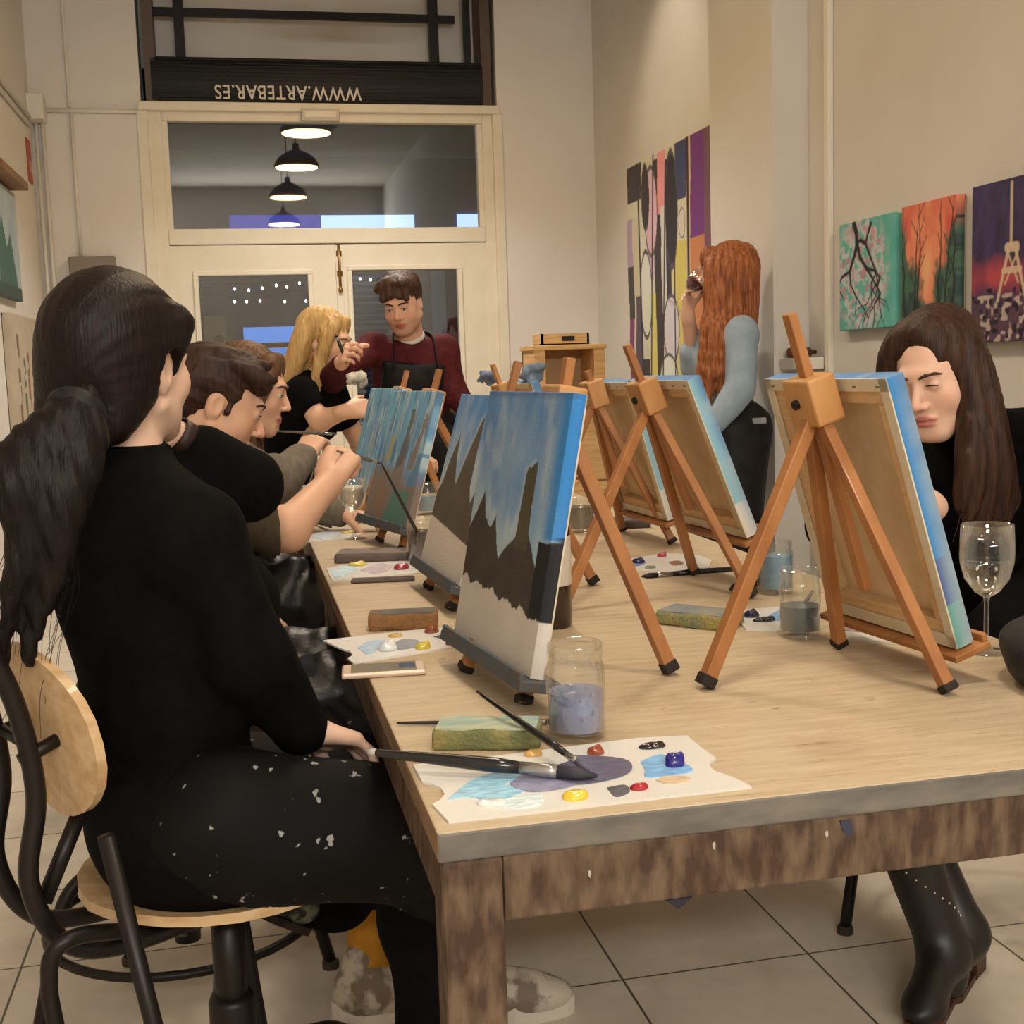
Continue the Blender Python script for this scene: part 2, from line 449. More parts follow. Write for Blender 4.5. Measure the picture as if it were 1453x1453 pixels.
# ---- shop door: frame, transom, two leaves
fr = MB()
YD = YB+.03; YD2 = YB+.11
for x0, x1, z0, z1 in ((OX0, -.345, 0, 2.775), (1.525, OX1, 0, 2.775), (-.345, 1.525, 1.975, 2.065), (-.345, 1.525, 2.675, 2.775)):
    fr.box((x0, YD, z0), (x1, YD2, z1), bev=.006)
fr.box((-.47, YB-.012, 2.725), (1.63, YB+.12, 2.775), bev=.006)
fr.box((OX0-.03, YB-.01, 0), (OX0+.03, YB+.05, 2.725), bev=.006); fr.box((OX1-.03, YB-.01, 0), (OX1+.03, YB+.05, 2.725), bev=.006)
for a, b in (((-.345, 2.065), (-.315, 2.675)), ((1.495, 2.065), (1.525, 2.675))): fr.box((a[0], YD+.015, a[1]), (b[0], YD2, b[1]))
struct('trim_3', fr, cream, 'cream painted timber frame around double door and transom window')
glass_w = thin_glass('window_glass', (.86, .9, .92), .09, .015, .35)
gw = MB().box((-.315, YD+.05, 2.065), (1.495, YD+.056, 2.675)); struct('window_1', gw, glass_w, 'transom window above the double door reflecting round lamps')
GL = ((-.345, .612, -.193, .439, 1.795), (.642, 1.525, .702, 1.342, 1.815))
for i, (x0, x1, g0, g1, gt) in enumerate(GL):
    d = MB(); z1 = 1.97; gb = .45
    for a in ((x0, 0, g0, z1), (g1, 0, x1, z1), (g0, 0, g1, gb), (g0, gt, g1, z1)): d.box((a[0], YD+.01, a[1]), (a[2], YD+.055, a[3]))
    m_ = .03
    for a in ((g0-m_, gb, g0, gt), (g1, gb, g1+m_, gt), (g0-m_, gt, g1+m_, gt+m_), (g0-m_, gb-m_, g1+m_, gb)):   # moulding round the pane
        d.box((a[0], YD-.004, a[1]), (a[2], YD+.015, a[3]), bev=.005)
    d.box((x0+.05, YD+.002, .08), (x1-.05, YD+.012, .36), bev=.006)
    do = struct('door_%d' % (i+1), d, cream, ('left', 'right')[i]+' leaf of cream double door with large glass pane')
    MB().box((g0, YD+.03, gb), (g1, YD+.035, gt)).obj('pane', glass_w, do)
    if i == 1:
        b = MB(); b.tube([(.628, YD-.012, 1.97), (.628, YD-.012, 1.72)], .009, 8); b.box((.612, YD-.012, 1.90), (.644, YD, 1.93)); b.box((.612, YD-.012, 1.78), (.644, YD, 1.81)); b.ell((.628, YD-.018, 1.70), (.014, .014, .02))
        b.obj('bolt', mat('old_brass', (150, 118, 66), .35, metal=.8), do, smooth=True)
        c = MB().box((.606, YD-.008, 0), (.648, YD+.02, 1.965), bev=.004); c.obj('meeting_stile', cream, do)
# ---- rolled-up shutter above the transom, iron bars, emergency lamp
t = thing('roller_shutter', 'black rolled shutter with upside-down white web address above the transom window', 'shutter', (.58, YB+.1, 2.78))
sh = MB()
prof = [(YB+.02, 2.785), (YB+.006, 2.84), (YB+.002, 2.89), (YB+.006, 2.94), (YB+.012, 2.985), (YB+.03, 3.03), (YB+.2, 3.035), (YB+.2, 2.785)]
sh.prism([(y, z) for y, z in prof], -.385, 1.535, 0, (V(0, 0, 0), V(0, 1, 0), V(0, 0, 1), V(1, 0, 0)))
sh.obj('shutter_roll', mat('shutter_black', (15, 13, 12), .6, col2=(24, 20, 18), nscale=5, stretch=(.3, 1, 30)), t)
sl = MB()
for z in np.arange(2.80, 3.03, .021): sl.box((-.384, YB-.0015, z), (1.534, YB+.012, z+.0025))
sl.obj('slat_seams', mat('shutter_seam', (28, 24, 21), .5), t)
cu = bpy.data.curves.new('txt', 'FONT'); cu.body = 'WWW.ARTEBAR.ES'; cu.size = .1; cu.align_x = 'CENTER'; cu.align_y = 'CENTER'; cu.extrude = .001; cu.offset = .0012; cu.space_character = 1.12
to = bpy.data.objects.new('txt', cu); COL.objects.link(to)
bpy.context.view_layer.update()
me = bpy.data.meshes.new_from_object(to.evaluated_get(bpy.context.evaluated_depsgraph_get()))
bpy.data.objects.remove(to)
xs = [v.co.x for v in me.vertices]; ys = [v.co.y for v in me.vertices]
wx = max(xs)-min(xs); wy = max(ys)-min(ys); cx_ = (max(xs)+min(xs))/2; cy_ = (max(ys)+min(ys))/2
pA = atY(305, 133, YB); pB = atY(513, 131, YB)
mid = (pA+pB)/2; sx = (pB[0]-pA[0])/wx; hz = 19/CAM_F*YB/wy
for v in me.vertices:      # turned upside down (rotated 180 degrees), as the roll carries it
    v.co = Vector((mid[0]-(v.co.x-cx_)*sx, YB-.003-(v.co.z)*.5, mid[2]-(v.co.y-cy_)*hz))
me.materials.append(mat('letter_white', (214, 206, 192), .6))
tx = bpy.data.objects.new('lettering', me); COL.objects.link(tx); tx.parent = t; tx['label'] = 'white letters reading WWW.ARTEBAR.ES upside down'
for x in (-.39, 1.56):
    MB().box((x-.03, YB+.02, 2.78), (x+.03, YB+.24, ZC-.02)).obj('guide_rail', mat('brown_steel', (92, 78, 66), .5, metal=.4), t)
adopt(t)
t = thing('iron_grille', 'black iron bars above the rolled shutter under the ceiling', 'grille', (.58, YB+.22, 3.03))
for k, x in enumerate((atY(253, 40, YB)[0], atY(620, 40, YB)[0])):
    MB().box((x-.028, YB+.12, 3.03), (x+.028, YB+.17, ZC)).obj('upright_bar', dark_iron, t)
MB().box((atY(668, 40, YB)[0]-.02, YB+.12, 3.03), (atY(668, 40, YB)[0]+.02, YB+.16, ZC)).obj('upright_bar', dark_iron, t)
zz = atY(430, 12, YB)[2]
MB().box((-.36, YB+.13, zz-.022), (1.40, YB+.16, zz+.022)).obj('cross_bar', dark_iron, t)
adopt(t)
t = thing('emergency_lamp', 'small white lamp box on the lintel above the transom window', 'lamp', (.5, YB-.02, 2.68))
a = atY(427, 154, YB-.03); b = atY(482, 172, YB-.03)
MB().box((a[0], YB-.045, b[2]), (b[0], YB-.012, a[2]), bev=.005).obj('casing', mat('lamp_casing', (196, 186, 168), .5), t)
MB().box((a[0]+.02, YB-.049, b[2]+.018), (b[0]-.02, YB-.044, a[2]-.018)).obj('lens', mat('lamp_lens', (214, 206, 190), .3), t)
adopt(t)
# ---- conduits and boxes on the left
def conduit(label, pts, r=.011):
    o = MB().tube(pts, r, 8).obj('cable_conduit', white_pl, smooth=True); return tag(o, label, 'pipe')
p = atX(0, 112, XL+.02); q = atX(44, 160, XL+.02)
y0 = 4.0
conduit('upper white conduit running along left wall to the corner', [(XL+.015, y0, p[2]), (XL+.015, YB-.14, p[2])], .012)
conduit('lower white conduit running along left wall to the corner', [(XL+.015, y0, p[2]-.045), (XL+.015, YB-.14, p[2]-.045)], .012)
zc = atY(120, 158, YB)[2]
o = MB().box((XL, YB-.14, zc-.07), (XL+.09, YB-.005, zc+.07), bev=.008).obj('junction_box', white_pl); tag(o, 'white junction box in the left corner where conduits meet', 'box')
conduit('white horizontal conduit crossing back wall left of the transom', [(XL+.09, YB-.014, zc), (OX0-.02, YB-.014, zc)], .013)
x = atY(95, 100, YB)[0]; xb = atY(120, 365, YB)[0]
conduit('thin vertical conduit on back wall above the grey meter box', [(x, YB-.01, ZC), (x, YB-.01, zc+.02)], .008)
conduit('thin vertical conduit dropping into the grey meter box', [(x+.006, YB-.012, zc-.015), (x+.006, YB-.012, 1.9)], .009)
conduit('left of two vertical conduits in the left corner', [(XL+.03, YB-.02, zc-.07), (XL+.03, YB-.02, .1)], .011)
conduit('right of two vertical conduits in the left corner', [(XL+.065, YB-.02, zc-.07), (XL+.065, YB-.02, .1)], .011)
t = thing('meter_box', 'grey metal meter box on back wall behind the ponytail woman', 'box', (-.765, YB-.04, 1.6))
MB().box((-.893, YB-.07, 1.60), (-.642, YB, 1.908), bev=.006).obj('case', mat('meter_grey', (128, 117, 103), .5, metal=.2), t)
MB().box((-.815, YB-.078, 1.74), (-.705, YB-.069, 1.835), bev=.004).obj('dial_frame', mat('dial_pale', (176, 166, 146), .5), t)
MB().box((-.80, YB-.08, 1.765), (-.72, YB-.077, 1.81)).obj('dial', mat('dial_dark', (92, 84, 74), .4), t)
adopt(t)
# ---- pendant lamps in a row over the table (above the frame; all but the added farthest mirrored in the transom)
opal = mat('lamp_opal', (255, 246, 226), .4, emit=(255, 214, 150), estr=26)
shade_m = mat('lamp_shade_white', (232, 226, 214), .4)
names = ('farthest', 'third', 'second', 'nearest')
for k, (lx, ly) in enumerate(LAMPS):
    t = thing('pendant_lamp', ('farthest', 'second farthest', 'middle', 'second nearest', 'nearest')[k]+' round white pendant lamp hanging over the long table', 'lamp', (lx, ly, LAMP_Z), 'pendant lamps over the table')
    MB().lathe((lx, ly, LAMP_Z), [(.215, 0), (.21, .03), (.17, .09), (.09, .14), (.03, .17), (.03, .22)], 32).obj('lamp_shade', mat('shade_taupe', (128, 120, 110), .5), t, smooth=True)
    MB().lathe((lx, ly, LAMP_Z-.004), [(0.001, 0), (.198, 0), (.198, .012), (0.001, .012)], 32).obj('diffuser', opal, t)
    MB().tube([(lx, ly, LAMP_Z+.2), (lx, ly, ZC)], .006, 6).obj('cord', dark_iron, t)
    adopt(t)
    area_light('pendant_glow', (lx, ly, LAMP_Z-.02), (0, 0, 0), .38, LAMP_W[k], spread=2.1)
t = thing('fill_lamp', 'long added fill lamp high on the wall behind the camera', 'lamp', (.5, YF, 3.0))  # unseen casing added around the fill light
MB().box((-1.02, YF, 2.84), (2.02, YF+.09, 3.16), bev=.01).obj('fill_lamp_body', shade_m, t); MB().box((-1.0, YF+.09, 2.87), (2.0, YF+.105, 3.13)).obj('fill_lamp_diffuser', mat('fill_lamp_opal', (250, 244, 230), .4, emit=(255, 232, 196), estr=2), t); adopt(t)
# ---- small wall spot that washes the abstract painting
t = thing('spot_lamp', 'small ceiling spot lamp aimed at the big abstract painting', 'lamp', (1.45, 5.9, 3.7))
dv = nrm(V(2.22, 6.05, 2.2)-V(1.45, 5.9, 3.72))
MB().lathe(V(1.45, 5.9, 3.72), [(.03, -.06), (.045, 0), (.045, .08)], 16, ax=dv).obj('can', dark_iron, t, smooth=True)
MB().tube([(1.45, 5.9, 3.74), (1.45, 5.9, ZC)], .01, 6).obj('stem', dark_iron, t)
adopt(t)
sp = bpy.data.lights.new('spot_beam', 'SPOT'); sp.energy = 34; sp.color = (1, .84, .64); sp.spot_size = math.radians(70); sp.spot_blend = .8; sp.shadow_soft_size = .04
so = bpy.data.objects.new('spot_beam', sp); COL.objects.link(so); so.location = V(1.45, 5.9, 3.72)+dv*.1; so.rotation_euler = Vector(dv).to_track_quat('-Z', 'Y').to_euler()

# ================================================================ THE STREET OUTSIDE (night)
struct('floor_street', MB().box((-6, YB+.3, -.1), (8, 15, -.02)), mat('asphalt', (70, 68, 70), .9, col2=(52, 52, 56), nscale=8))
t = thing('shop_building', 'dark building front across the street behind the door glass', 'building', (1, 13, 0))
fac = MB().box((-6, 13, -.05), (8, 13.4, 7)); fac.obj('facade', mat('night_facade', (74, 76, 84), .9, col2=(62, 64, 74), nscale=2), t)
blue = mat('blue_shop_light', (60, 110, 190), .5, emit=(92, 150, 235), estr=1.0)
pale = mat('white_shop_light', (180, 200, 240), .5, emit=(168, 190, 255), estr=2.2)
violet = mat('violet_shop_light', (60, 60, 150), .5, emit=(70, 75, 190), estr=.8)
def far(x0, y0, x1, y1, name, m, Y=12.98, th=.03, parent=None):
    a = atY(x0, y0, Y); b = atY(x1, y1, Y); return MB().box((a[0], Y-th, b[2]), (b[0], Y, a[2])).obj(name, m, parent)
far(455, 306, 588, 330, 'shop_sign', pale, parent=t); far(325, 306, 455, 334, 'shop_sign', violet, parent=t); far(648, 304, 690, 328, 'shop_sign', pale, parent=t)
far(345, 465, 440, 505, 'shop_window', blue, parent=t); far(352, 487, 440, 492, 'glazing_bar', dark_iron, 12.94, parent=t)
far(270, 455, 345, 640, 'pillar', mat('street_pillar', (70, 68, 66), .9), 12.9, .2, parent=t)
far(490, 392, 560, 640, 'striped_shutter', mat('street_shutter', (140, 160, 176), .6), parent=t)
sl = MB()
for y in range(396, 636, 9):
    a = atY(490, y, 12.94); b = atY(560, y+3, 12.94); sl.box((a[0], 12.93, b[2]), (b[0], 12.95, a[2]))
sl.obj('shutter_ribs', mat('street_shutter_rib', (70, 84, 100), .6), t)
far(610, 385, 640, 640, 'grey_door', mat('street_door', (150, 160, 170), .7), parent=t)
far(222, 165, 700, 225, 'awning', mat('street_awning', (120, 112, 98), .8), 12.6, .4, parent=t)
adopt(t)
t = thing('utility_cabinet', 'pale square utility cabinet with round lock behind the left door pane', 'cabinet', atY(310, 490, 9.2)*V(1, 1, 0))
a = atY(288, 448, 9.2); b = atY(332, 640, 9.2)
MB().box((a[0], 9.2, -.02), (b[0], 9.4, a[2]), bev=.01).obj('case', mat('cabinet_pale', (150, 138, 118), .7), t)
c = atY(311, 482, 9.2); MB().lathe(c, [(.035, -.0), (.035, .012)], 18, ax=V(0, -1, 0)).obj('lock', mat('lock_dark', (70, 62, 56), .5), t)
adopt(t)
t = thing('string_light', 'string of small white bulbs hanging outside the glass doors', 'lights', atY(380, 420, 9.0))
blb = mat('string_bulb', (255, 255, 255), .4, emit=(225, 235, 255), estr=9)
pts = [(333, 410), (353, 412), (372, 409), (392, 405), (407, 407), (425, 402), (333, 428), (350, 428), (369, 427), (404, 428), (434, 427), (511, 396), (526, 397)]
MB().tube([atY(x, y-4, 9.0) for x, y in ((270, 414), (333, 406), (372, 405), (407, 403), (425, 398), (480, 392), (511, 392), (526, 393), (600, 396))], .004, 5).obj('wire', dark_iron, t)
MB().tube([atY(x, y-4, 9.0) for x, y in ((270, 418), (333, 424), (369, 423), (404, 424), (434, 423), (500, 425))], .004, 5).obj('wire', dark_iron, t)
for x, y in pts: MB().ell(atY(x, y, 9.0), (.0085, .0085, .011), 8).obj('bulb', blb, t, smooth=True)
MB().tube([(atY(270, 414, 9.0)[0], 9.0, -.02), (atY(270, 414, 9.0)[0], 9.0, 1.95)], .02, 8).obj('post', dark_iron, t)
adopt(t)
area_light('street_glow', (.8, 10.5, 3.4), (0, 0, 0), 2.0, 22, (.55, .7, 1))
# ================================================================ PAINTINGS (flat art made as paint layers on canvas grids)
OFFW = (214, 206, 194)
def blend(a, b, t): return np.array(s2l(a))*(1-t[..., None])+np.array(s2l(b))*t[..., None]
def uvgrid(n, m):
    W, U = np.meshgrid(np.linspace(0, 1, n), np.linspace(0, 1, m), indexing='ij'); return U, W
def sky(n, m, seed, top=(98, 140, 190), low=(172, 194, 204), mid=(122, 166, 208)):
    U, W = uvgrid(n, m); a = vnoise((n, m), (4, 6), seed, 4); b = vnoise((n, m), (3, 14), seed+1, 3)
    img = blend(low, top, np.clip((W-.35)*1.7+(a-.5)*1.1, 0, 1))
    img = img*(1-.7*np.clip((b-.5)*2.4, 0, 1)[..., None])+.7*np.clip((b-.5)*2.4, 0, 1)[..., None]*np.array(s2l(mid))
    w = np.clip((vnoise((n, m), (5, 9), seed+2, 4)-.57)*5, 0, 1)*np.clip(1.25-W, 0, 1); return lay(img, w*.8, (204, 212, 212)), U, W
def art_castle(n=230, m=200):
    img, U, W = sky(n, m, 3)
    img = lay(img, np.clip((U-.88)*14, 0, 1)*.9*(W > .47), (48, 134, 206)); img = lay(img, np.clip((W-.97)*40, 0, 1)*.6, (70, 104, 150))
    jag = (vnoise((n, m), (30, 40), 5, 2)-.5)*.012
    P = [(-.1, .1), (-.1, .40), (0, .44), (.07, .51), (.146, .60), (.2, .5), (.235, .478), (.285, .464), (.331, .51), (.37, .44), (.436, .357), (.5, .405), (.605, .456), (.628, .705), (.65, .725), (.66, .715), (.70, .735), (.739, .748), (.745, .483), (.80, .44), (.894, .35), (.926, .47), (1.1, .48), (1.1, .1)]
    dark = inpoly(U+jag, W+jag, P)
    low = .24-.03*U+.025*np.sin(U*34)*.4+(vnoise((n, m), (2, 40), 8, 2)-.5)*.03-.03*(U > .5)*(U-.5)
    dk = blend((64, 58, 52), (80, 72, 62), vnoise((n, m), (20, 9), 6, 3))
    m1 = dark & (W > low); img[m1] = dk[m1]
    tw = m1 & (U > .60) & (U < .75) & (W > .42); img[tw] = blend((74, 70, 52), (88, 84, 62), vnoise((n, m), (9, 5), 9, 2))[tw]
    rim = inpoly(U+.025, W-.012, P) & ~dark & (W > low+.1); img = lay(img, rim*.45, (176, 194, 202))
    rt = (U > .87) & (W < .47) & (W > .20); img[rt] = np.array(s2l((38, 38, 42)))
    un = (W <= low); img[un] = blend(OFFW, (204, 195, 182), vnoise((n, m), (6, 6), 12, 3))[un]
    return img
def art_castle_b(n=190, m=170):
    img, U, W = sky(n, m, 23, (90, 142, 200), (182, 198, 204))
    P = [(-.1, .1), (-.1, .38), (.0, .42), (.066, .47), (.13, .62), (.225, .77), (.27, .64), (.335, .55), (.383, .48), (.48, .64), (.64, .86), (.68, .88), (.69, .7), (.72, .5), (.8, .42), (.9, .55), (1.1, .4), (1.1, .1)]
    dark = inpoly(U, W, P); low = .275-.07*U
    d = dark & (W > low); img[d] = blend((84, 78, 70), (98, 90, 78), vnoise((n, m), (14, 8), 26, 3))[d]
    rim = inpoly(U+.03, W-.02, P) & ~dark; img = lay(img, rim*.5, (186, 196, 192))
    un = W <= low; img[un] = np.array(s2l(OFFW)); return img
def art_streak(seed, warm, n=150, m=120):
    U, W = uvgrid(n, m)
    img = blend((88, 146, 196), (142, 184, 206), vnoise((n, m), (3, 16), seed, 3))
    for k, (c, a) in enumerate((((72, 110, 164), .7), ((186, 206, 208), .8), ((116, 190, 210), .7), ((110, 112, 120), .55))):
        s = vnoise((n, m), (3, 22), seed+k+1, 2); img = lay(img, np.clip((s-.6)*7, 0, 1)*a, c)
    if warm:
        wm = np.clip((.52-W)*5+(vnoise((n, m), (5, 9), seed+9, 2)-.5)*2, 0, 1); img = lay(img, wm, (140, 126, 116))
        for P, c in ((((.46, .40), (.58, .86), (.64, .86), (.62, .45)), (104, 98, 92)), (((.74, .42), (.88, .85), (.93, .80), (.84, .42)), (142, 112, 98)), (((.2, .45), (.26, .66), (.34, .66), (.30, .45)), (176, 160, 100)), (((.82, .30), (.93, .55), (1, .55), (.95, .3)), (92, 140, 176)), (((.45, .02), (.55, .26), (.9, .26), (.96, .02)), (86, 138, 122)), (((.1, .1), (.2, .3), (.4, .25), (.4, .05)), (148, 122, 100))):
            img = lay(img, inpoly(U+(vnoise((n, m), (12, 12), 4, 2)-.5)*.06, W, P)*.85, c)
    return img
def art_blossom(n=150, m=120):
    U, W = uvgrid(n, m); img = blend((78, 168, 160), (118, 190, 178), vnoise((n, m), (6, 8), 41, 3))
    r = random.Random(5)
    fl = vnoise((n, m), (16, 14), 44, 2); zone = np.clip(1.3-np.hypot((U-.42)/.42, (W-.52)/.5), 0, 1)
    img = lay(img, np.clip((fl-.40)*9, 0, 1)*np.clip(zone*3, 0, 1)*.85, (198, 196, 198)); img = lay(img, np.clip((vnoise((n, m), (22, 18), 47, 1)-.66)*9, 0, 1)*np.clip(zone*2, 0, 1)*.8, (196, 130, 146))
    def br(p, q, w, d):
        nonlocal img
        mid = ((p[0]+q[0])/2+r.uniform(-.05, .05), (p[1]+q[1])/2+r.uniform(-.03, .03))
        for a, b, w0 in ((p, mid, w), (mid, q, w*.8)):
            ds, t = seg(U, W, a, b); img = lay(img, np.clip((w0-ds)/.012+.5, 0, 1), (40, 40, 44))
        if d: 
            for k in range(2): br(q, (q[0]+r.uniform(-.26, .26), q[1]-r.uniform(.10, .26)), w*.6, d-1)
    br((.28, .98), (.34, .80), .035, 0); br((.34, .80), (.20, .55), .026, 2); br((.34, .80), (.52, .55), .026, 3); br((.60, .95), (.50, .78), .02, 0); br((.50, .78), (.34, .8), .02, 0); br((.5, .78), (.7, .5), .018, 2)
    return img
def art_path(n=160, m=120):
    U, W = uvgrid(n, m); img = blend((206, 80, 78), (232, 146, 110), np.clip(vnoise((n, m), (5, 7), 51, 3)*1.4-.2+.5*(1-np.abs(U-.5)*2), 0, 1))
    img = lay(img, np.clip(1.1-np.hypot((U-.48)/.12, (W-.56)/.22), 0, 1)*.8, (236, 190, 140))
    g = np.clip((np.abs(U-.48)*2.2-(W-.34)*1.7+(vnoise((n, m), (7, 8), 54, 3)-.5)*.7)*4, 0, 1); img = lay(img, g, (70, 104, 88)); img = lay(img, np.clip((vnoise((n, m), (14, 10), 57, 2)-.5)*6, 0, 1)*g*.7, (42, 62, 72))
    img = lay(img, np.clip((.33-W)*8+(vnoise((n, m), (8, 8), 59, 2)-.5)*2, 0, 1), (44, 48, 66)); img = lay(img, np.clip((.9-np.hypot((U-.5)/.22, (W-.22)/.16))*3, 0, 1)*.7, (126, 138, 140))
    r = random.Random(3)
    for x in (.08, .22, .3, .68, .8, .92):
        p = (x, .2)
        for k in range(6):
            q = (p[0]+r.uniform(-.05, .05), p[1]+.12); ds, t = seg(U, W, p, q); img = lay(img, np.clip((.016-.0018*k-ds)/.01+.5, 0, 1)*.9, (34, 40, 44))
            e = (q[0]+r.uniform(-.14, .14), q[1]+.1); ds, t = seg(U, W, q, e); img = lay(img, np.clip((.006-ds)/.008+.5, 0, 1)*.8, (40, 44, 48)); p = q
    img = lay(img, ((np.abs(W-.20-.05*np.sin(U*9)) < .012)*.8), (170, 178, 176)); return img
def art_night(n=170, m=120):
    U, W = uvgrid(n, m); img = blend((46, 36, 62), (74, 66, 110), vnoise((n, m), (6, 16), 61, 3))
    img = lay(img, np.clip(1-np.abs(W-.40)/.16+(vnoise((n, m), (6, 7), 64, 2)-.5), 0, 1), (182, 74, 84)); img = lay(img, np.clip((.30-W)*9, 0, 1)*.9, (92, 66, 84))
    img = lay(img, np.clip((vnoise((n, m), (34, 24), 67, 1)-.58)*8, 0, 1)*(W < .30), (186, 168, 160)); img = lay(img, np.clip((vnoise((n, m), (30, 26), 70, 1)-.62)*8, 0, 1)*(W < .34), (36, 30, 42))
    for a, b, w in (((.44, .58), (.44, .97), .014), ((.40, .58), (.50, .58), .03), ((.36, .44), (.54, .44), .02), ((.41, .56), (.30, .26), .014), ((.49, .56), (.60, .26), .014), ((.38, .36), (.52, .56), .008), ((.52, .36), (.40, .56), .008)):
        ds, t = seg(U, W, a, b); img = lay(img, np.clip((w-ds)/.01+.5, 0, 1)*.9, (212, 190, 160))
    return img
def art_abstract(n=220, m=200):
    U, W = uvgrid(n, m); img = np.zeros((n, m, 3))+np.array(s2l((204, 200, 176)))
    wob = (vnoise((n, m), (3, 5), 81, 2)-.5)*.06; u = U+wob
    for x0, x1, y0, y1, c in ((.0, .07, .0, .42, (128, 66, 112)), (.0, .08, .42, .62, (70, 66, 70)), (.0, .16, .62, .80, (170, 150, 176)), (.0, .2, .86, 1, (64, 60, 66)), (.08, .18, .5, .8, (198, 190, 160)), (.10, .2, .0, .5, (92, 80, 96)), (.2, .3, .3, .72, (206, 204, 190)), (.19, .28, .0, .26, (60, 58, 62)), (.28, .36, .55, .9, (190, 160, 190)), (.30, .37, .2, .5, (206, 196, 112)), (.37, .46, .1, .98, (62, 56, 60)), (.42, .52, .78, 1, (226, 150, 150)), (.46, .52, .3, .8, (206, 204, 196)), (.52, .58, .45, .96, (58, 58, 74)), (.52, .62, .15, .42, (182, 172, 186)), (.58, .66, .5, .9, (212, 200, 150)), (.64, .76, .2, .66, (206, 192, 104)), (.62, .76, .8, 1, (66, 72, 108)), (.76, .80, .0, 1, (206, 180, 150)), (.80, .93, .66, 1, (116, 60, 126)), (.80, .93, .3, .66, (196, 130, 86)), (.93, 1.1, .0, 1, (120, 84, 100)), (.3, .5, .0, .14, (200, 206, 190)), (.5, .76, .0, .12, (74, 80, 76))):
        img = lay(img, ((u > x0) & (u < x1) & (W > y0) & (W < y1)), c)
    for cx, cy, rx, ry, c in ((.25, .50, .075, .16, (212, 212, 200)), (.58, .78, .07, .2, (52, 50, 58)), (.56, .36, .09, .12, (204, 198, 206)), (.33, .80, .08, .16, (212, 176, 190)), (.26, .86, .05, .12, (60, 58, 62)), (.52, .17, .11, .10, (212, 216, 206)), (.70, .72, .035, .05, (210, 200, 190))):
        d = np.hypot((U-cx)/rx, (W-cy)/ry); img = lay(img, np.abs(d-1) < .06, (92, 86, 90)); img = lay(img, d < .95, c)
    for a, b, w in (((.16, 1), (.20, .0), .010), ((.37, 1), (.30, .2), .008), ((.52, .95), (.44, .1), .008), ((.62, .95), (.60, .2), .007), ((.77, 1), (.76, 0), .012)):
        ds, t = seg(U, W, a, b); img = lay(img, np.clip((w-ds)/.005+.5, 0, 1), (56, 52, 56))
    return img
def art_left_a(n=90, m=60):
    U, W = uvgrid(n, m); img = blend((150, 168, 176), (182, 192, 192), vnoise((n, m), (4, 5), 91, 2))
    img = lay(img, inpoly(U, W, [(.1, 0), (.2, .5), (.35, .72), (.5, .45), (.65, .6), (.9, 0)]), (64, 104, 92)); return lay(img, (W < .12), (58, 78, 78))
def art_left_b(n=90, m=80):
    U, W = uvgrid(n, m); img = blend((196, 184, 164), (176, 160, 138), vnoise((n, m), (5, 5), 95, 3))
    for x, h, c in ((.2, .8, (120, 86, 60)), (.4, .6, (90, 104, 70)), (.55, .66, (134, 92, 60)), (.78, .7, (96, 74, 60))):
        ds, t = seg(U, W, (x, .08), (x+.03, h)); img = lay(img, np.clip((.05-ds)/.02, 0, 1)*(vnoise((n, m), (18, 10), int(x*100), 1) > .4), c)
    return img
paint_m = attr_mat('painted_canvas', 'Col', .65, .25, bump=.12, bscale=220)
paint_w = attr_mat('wall_painting', 'Col', .55, .3, bump=.15, bscale=60)
linen = mat('raw_linen', (214, 190, 154), .9, col2=(206, 180, 142), nscale=30, bump=.1, bscale=500)
linen_w = mat('primed_fold', (216, 206, 184), .85, col2=(206, 194, 168), nscale=20)
bar_m = mat('stretcher_pine', (212, 180, 136), .7, col2=(200, 164, 118), nscale=12, stretch=(3, 3, 12))
def skin_grid(img, b, rt, u, n, w, h, dep, name, m, parent, side=None):
    """the canvas cloth: front plus wrapped sides, one mesh, colours carried per point"""
    N, M_ = img.shape[:2]
    us = [0.]+list(np.linspace(0, 1, M_))+[1.]; ws = [0.]+list(np.linspace(0, 1, N))+[1.]
    v = np.zeros((N+2, M_+2, 3)); c = np.zeros((N+2, M_+2, 3)); pad = np.pad(img, ((1, 1), (1, 1), (0, 0)), 'edge')
    if side is not None:
        pad[:, 0] = side(pad[:, 0]); pad[:, -1] = side(pad[:, -1])
    UU, WW = np.meshgrid(us, ws); D = np.zeros(UU.shape); D[0] = D[-1] = dep; D[:, 0] = D[:, -1] = dep
    v = b+(UU[..., None]-.5)*w*rt+WW[..., None]*h*u-D[..., None]*n
    idx = np.arange((N+2)*(M_+2)).reshape(N+2, M_+2)
    f = np.stack([idx[:-1, :-1], idx[:-1, 1:], idx[1:, 1:], idx[1:, :-1]], -1).reshape(-1, 4)
    return raw_obj(name, v.reshape(-1, 3), f, m, parent, colfn=lambda q: pad.reshape(-1, 3), smooth=False)
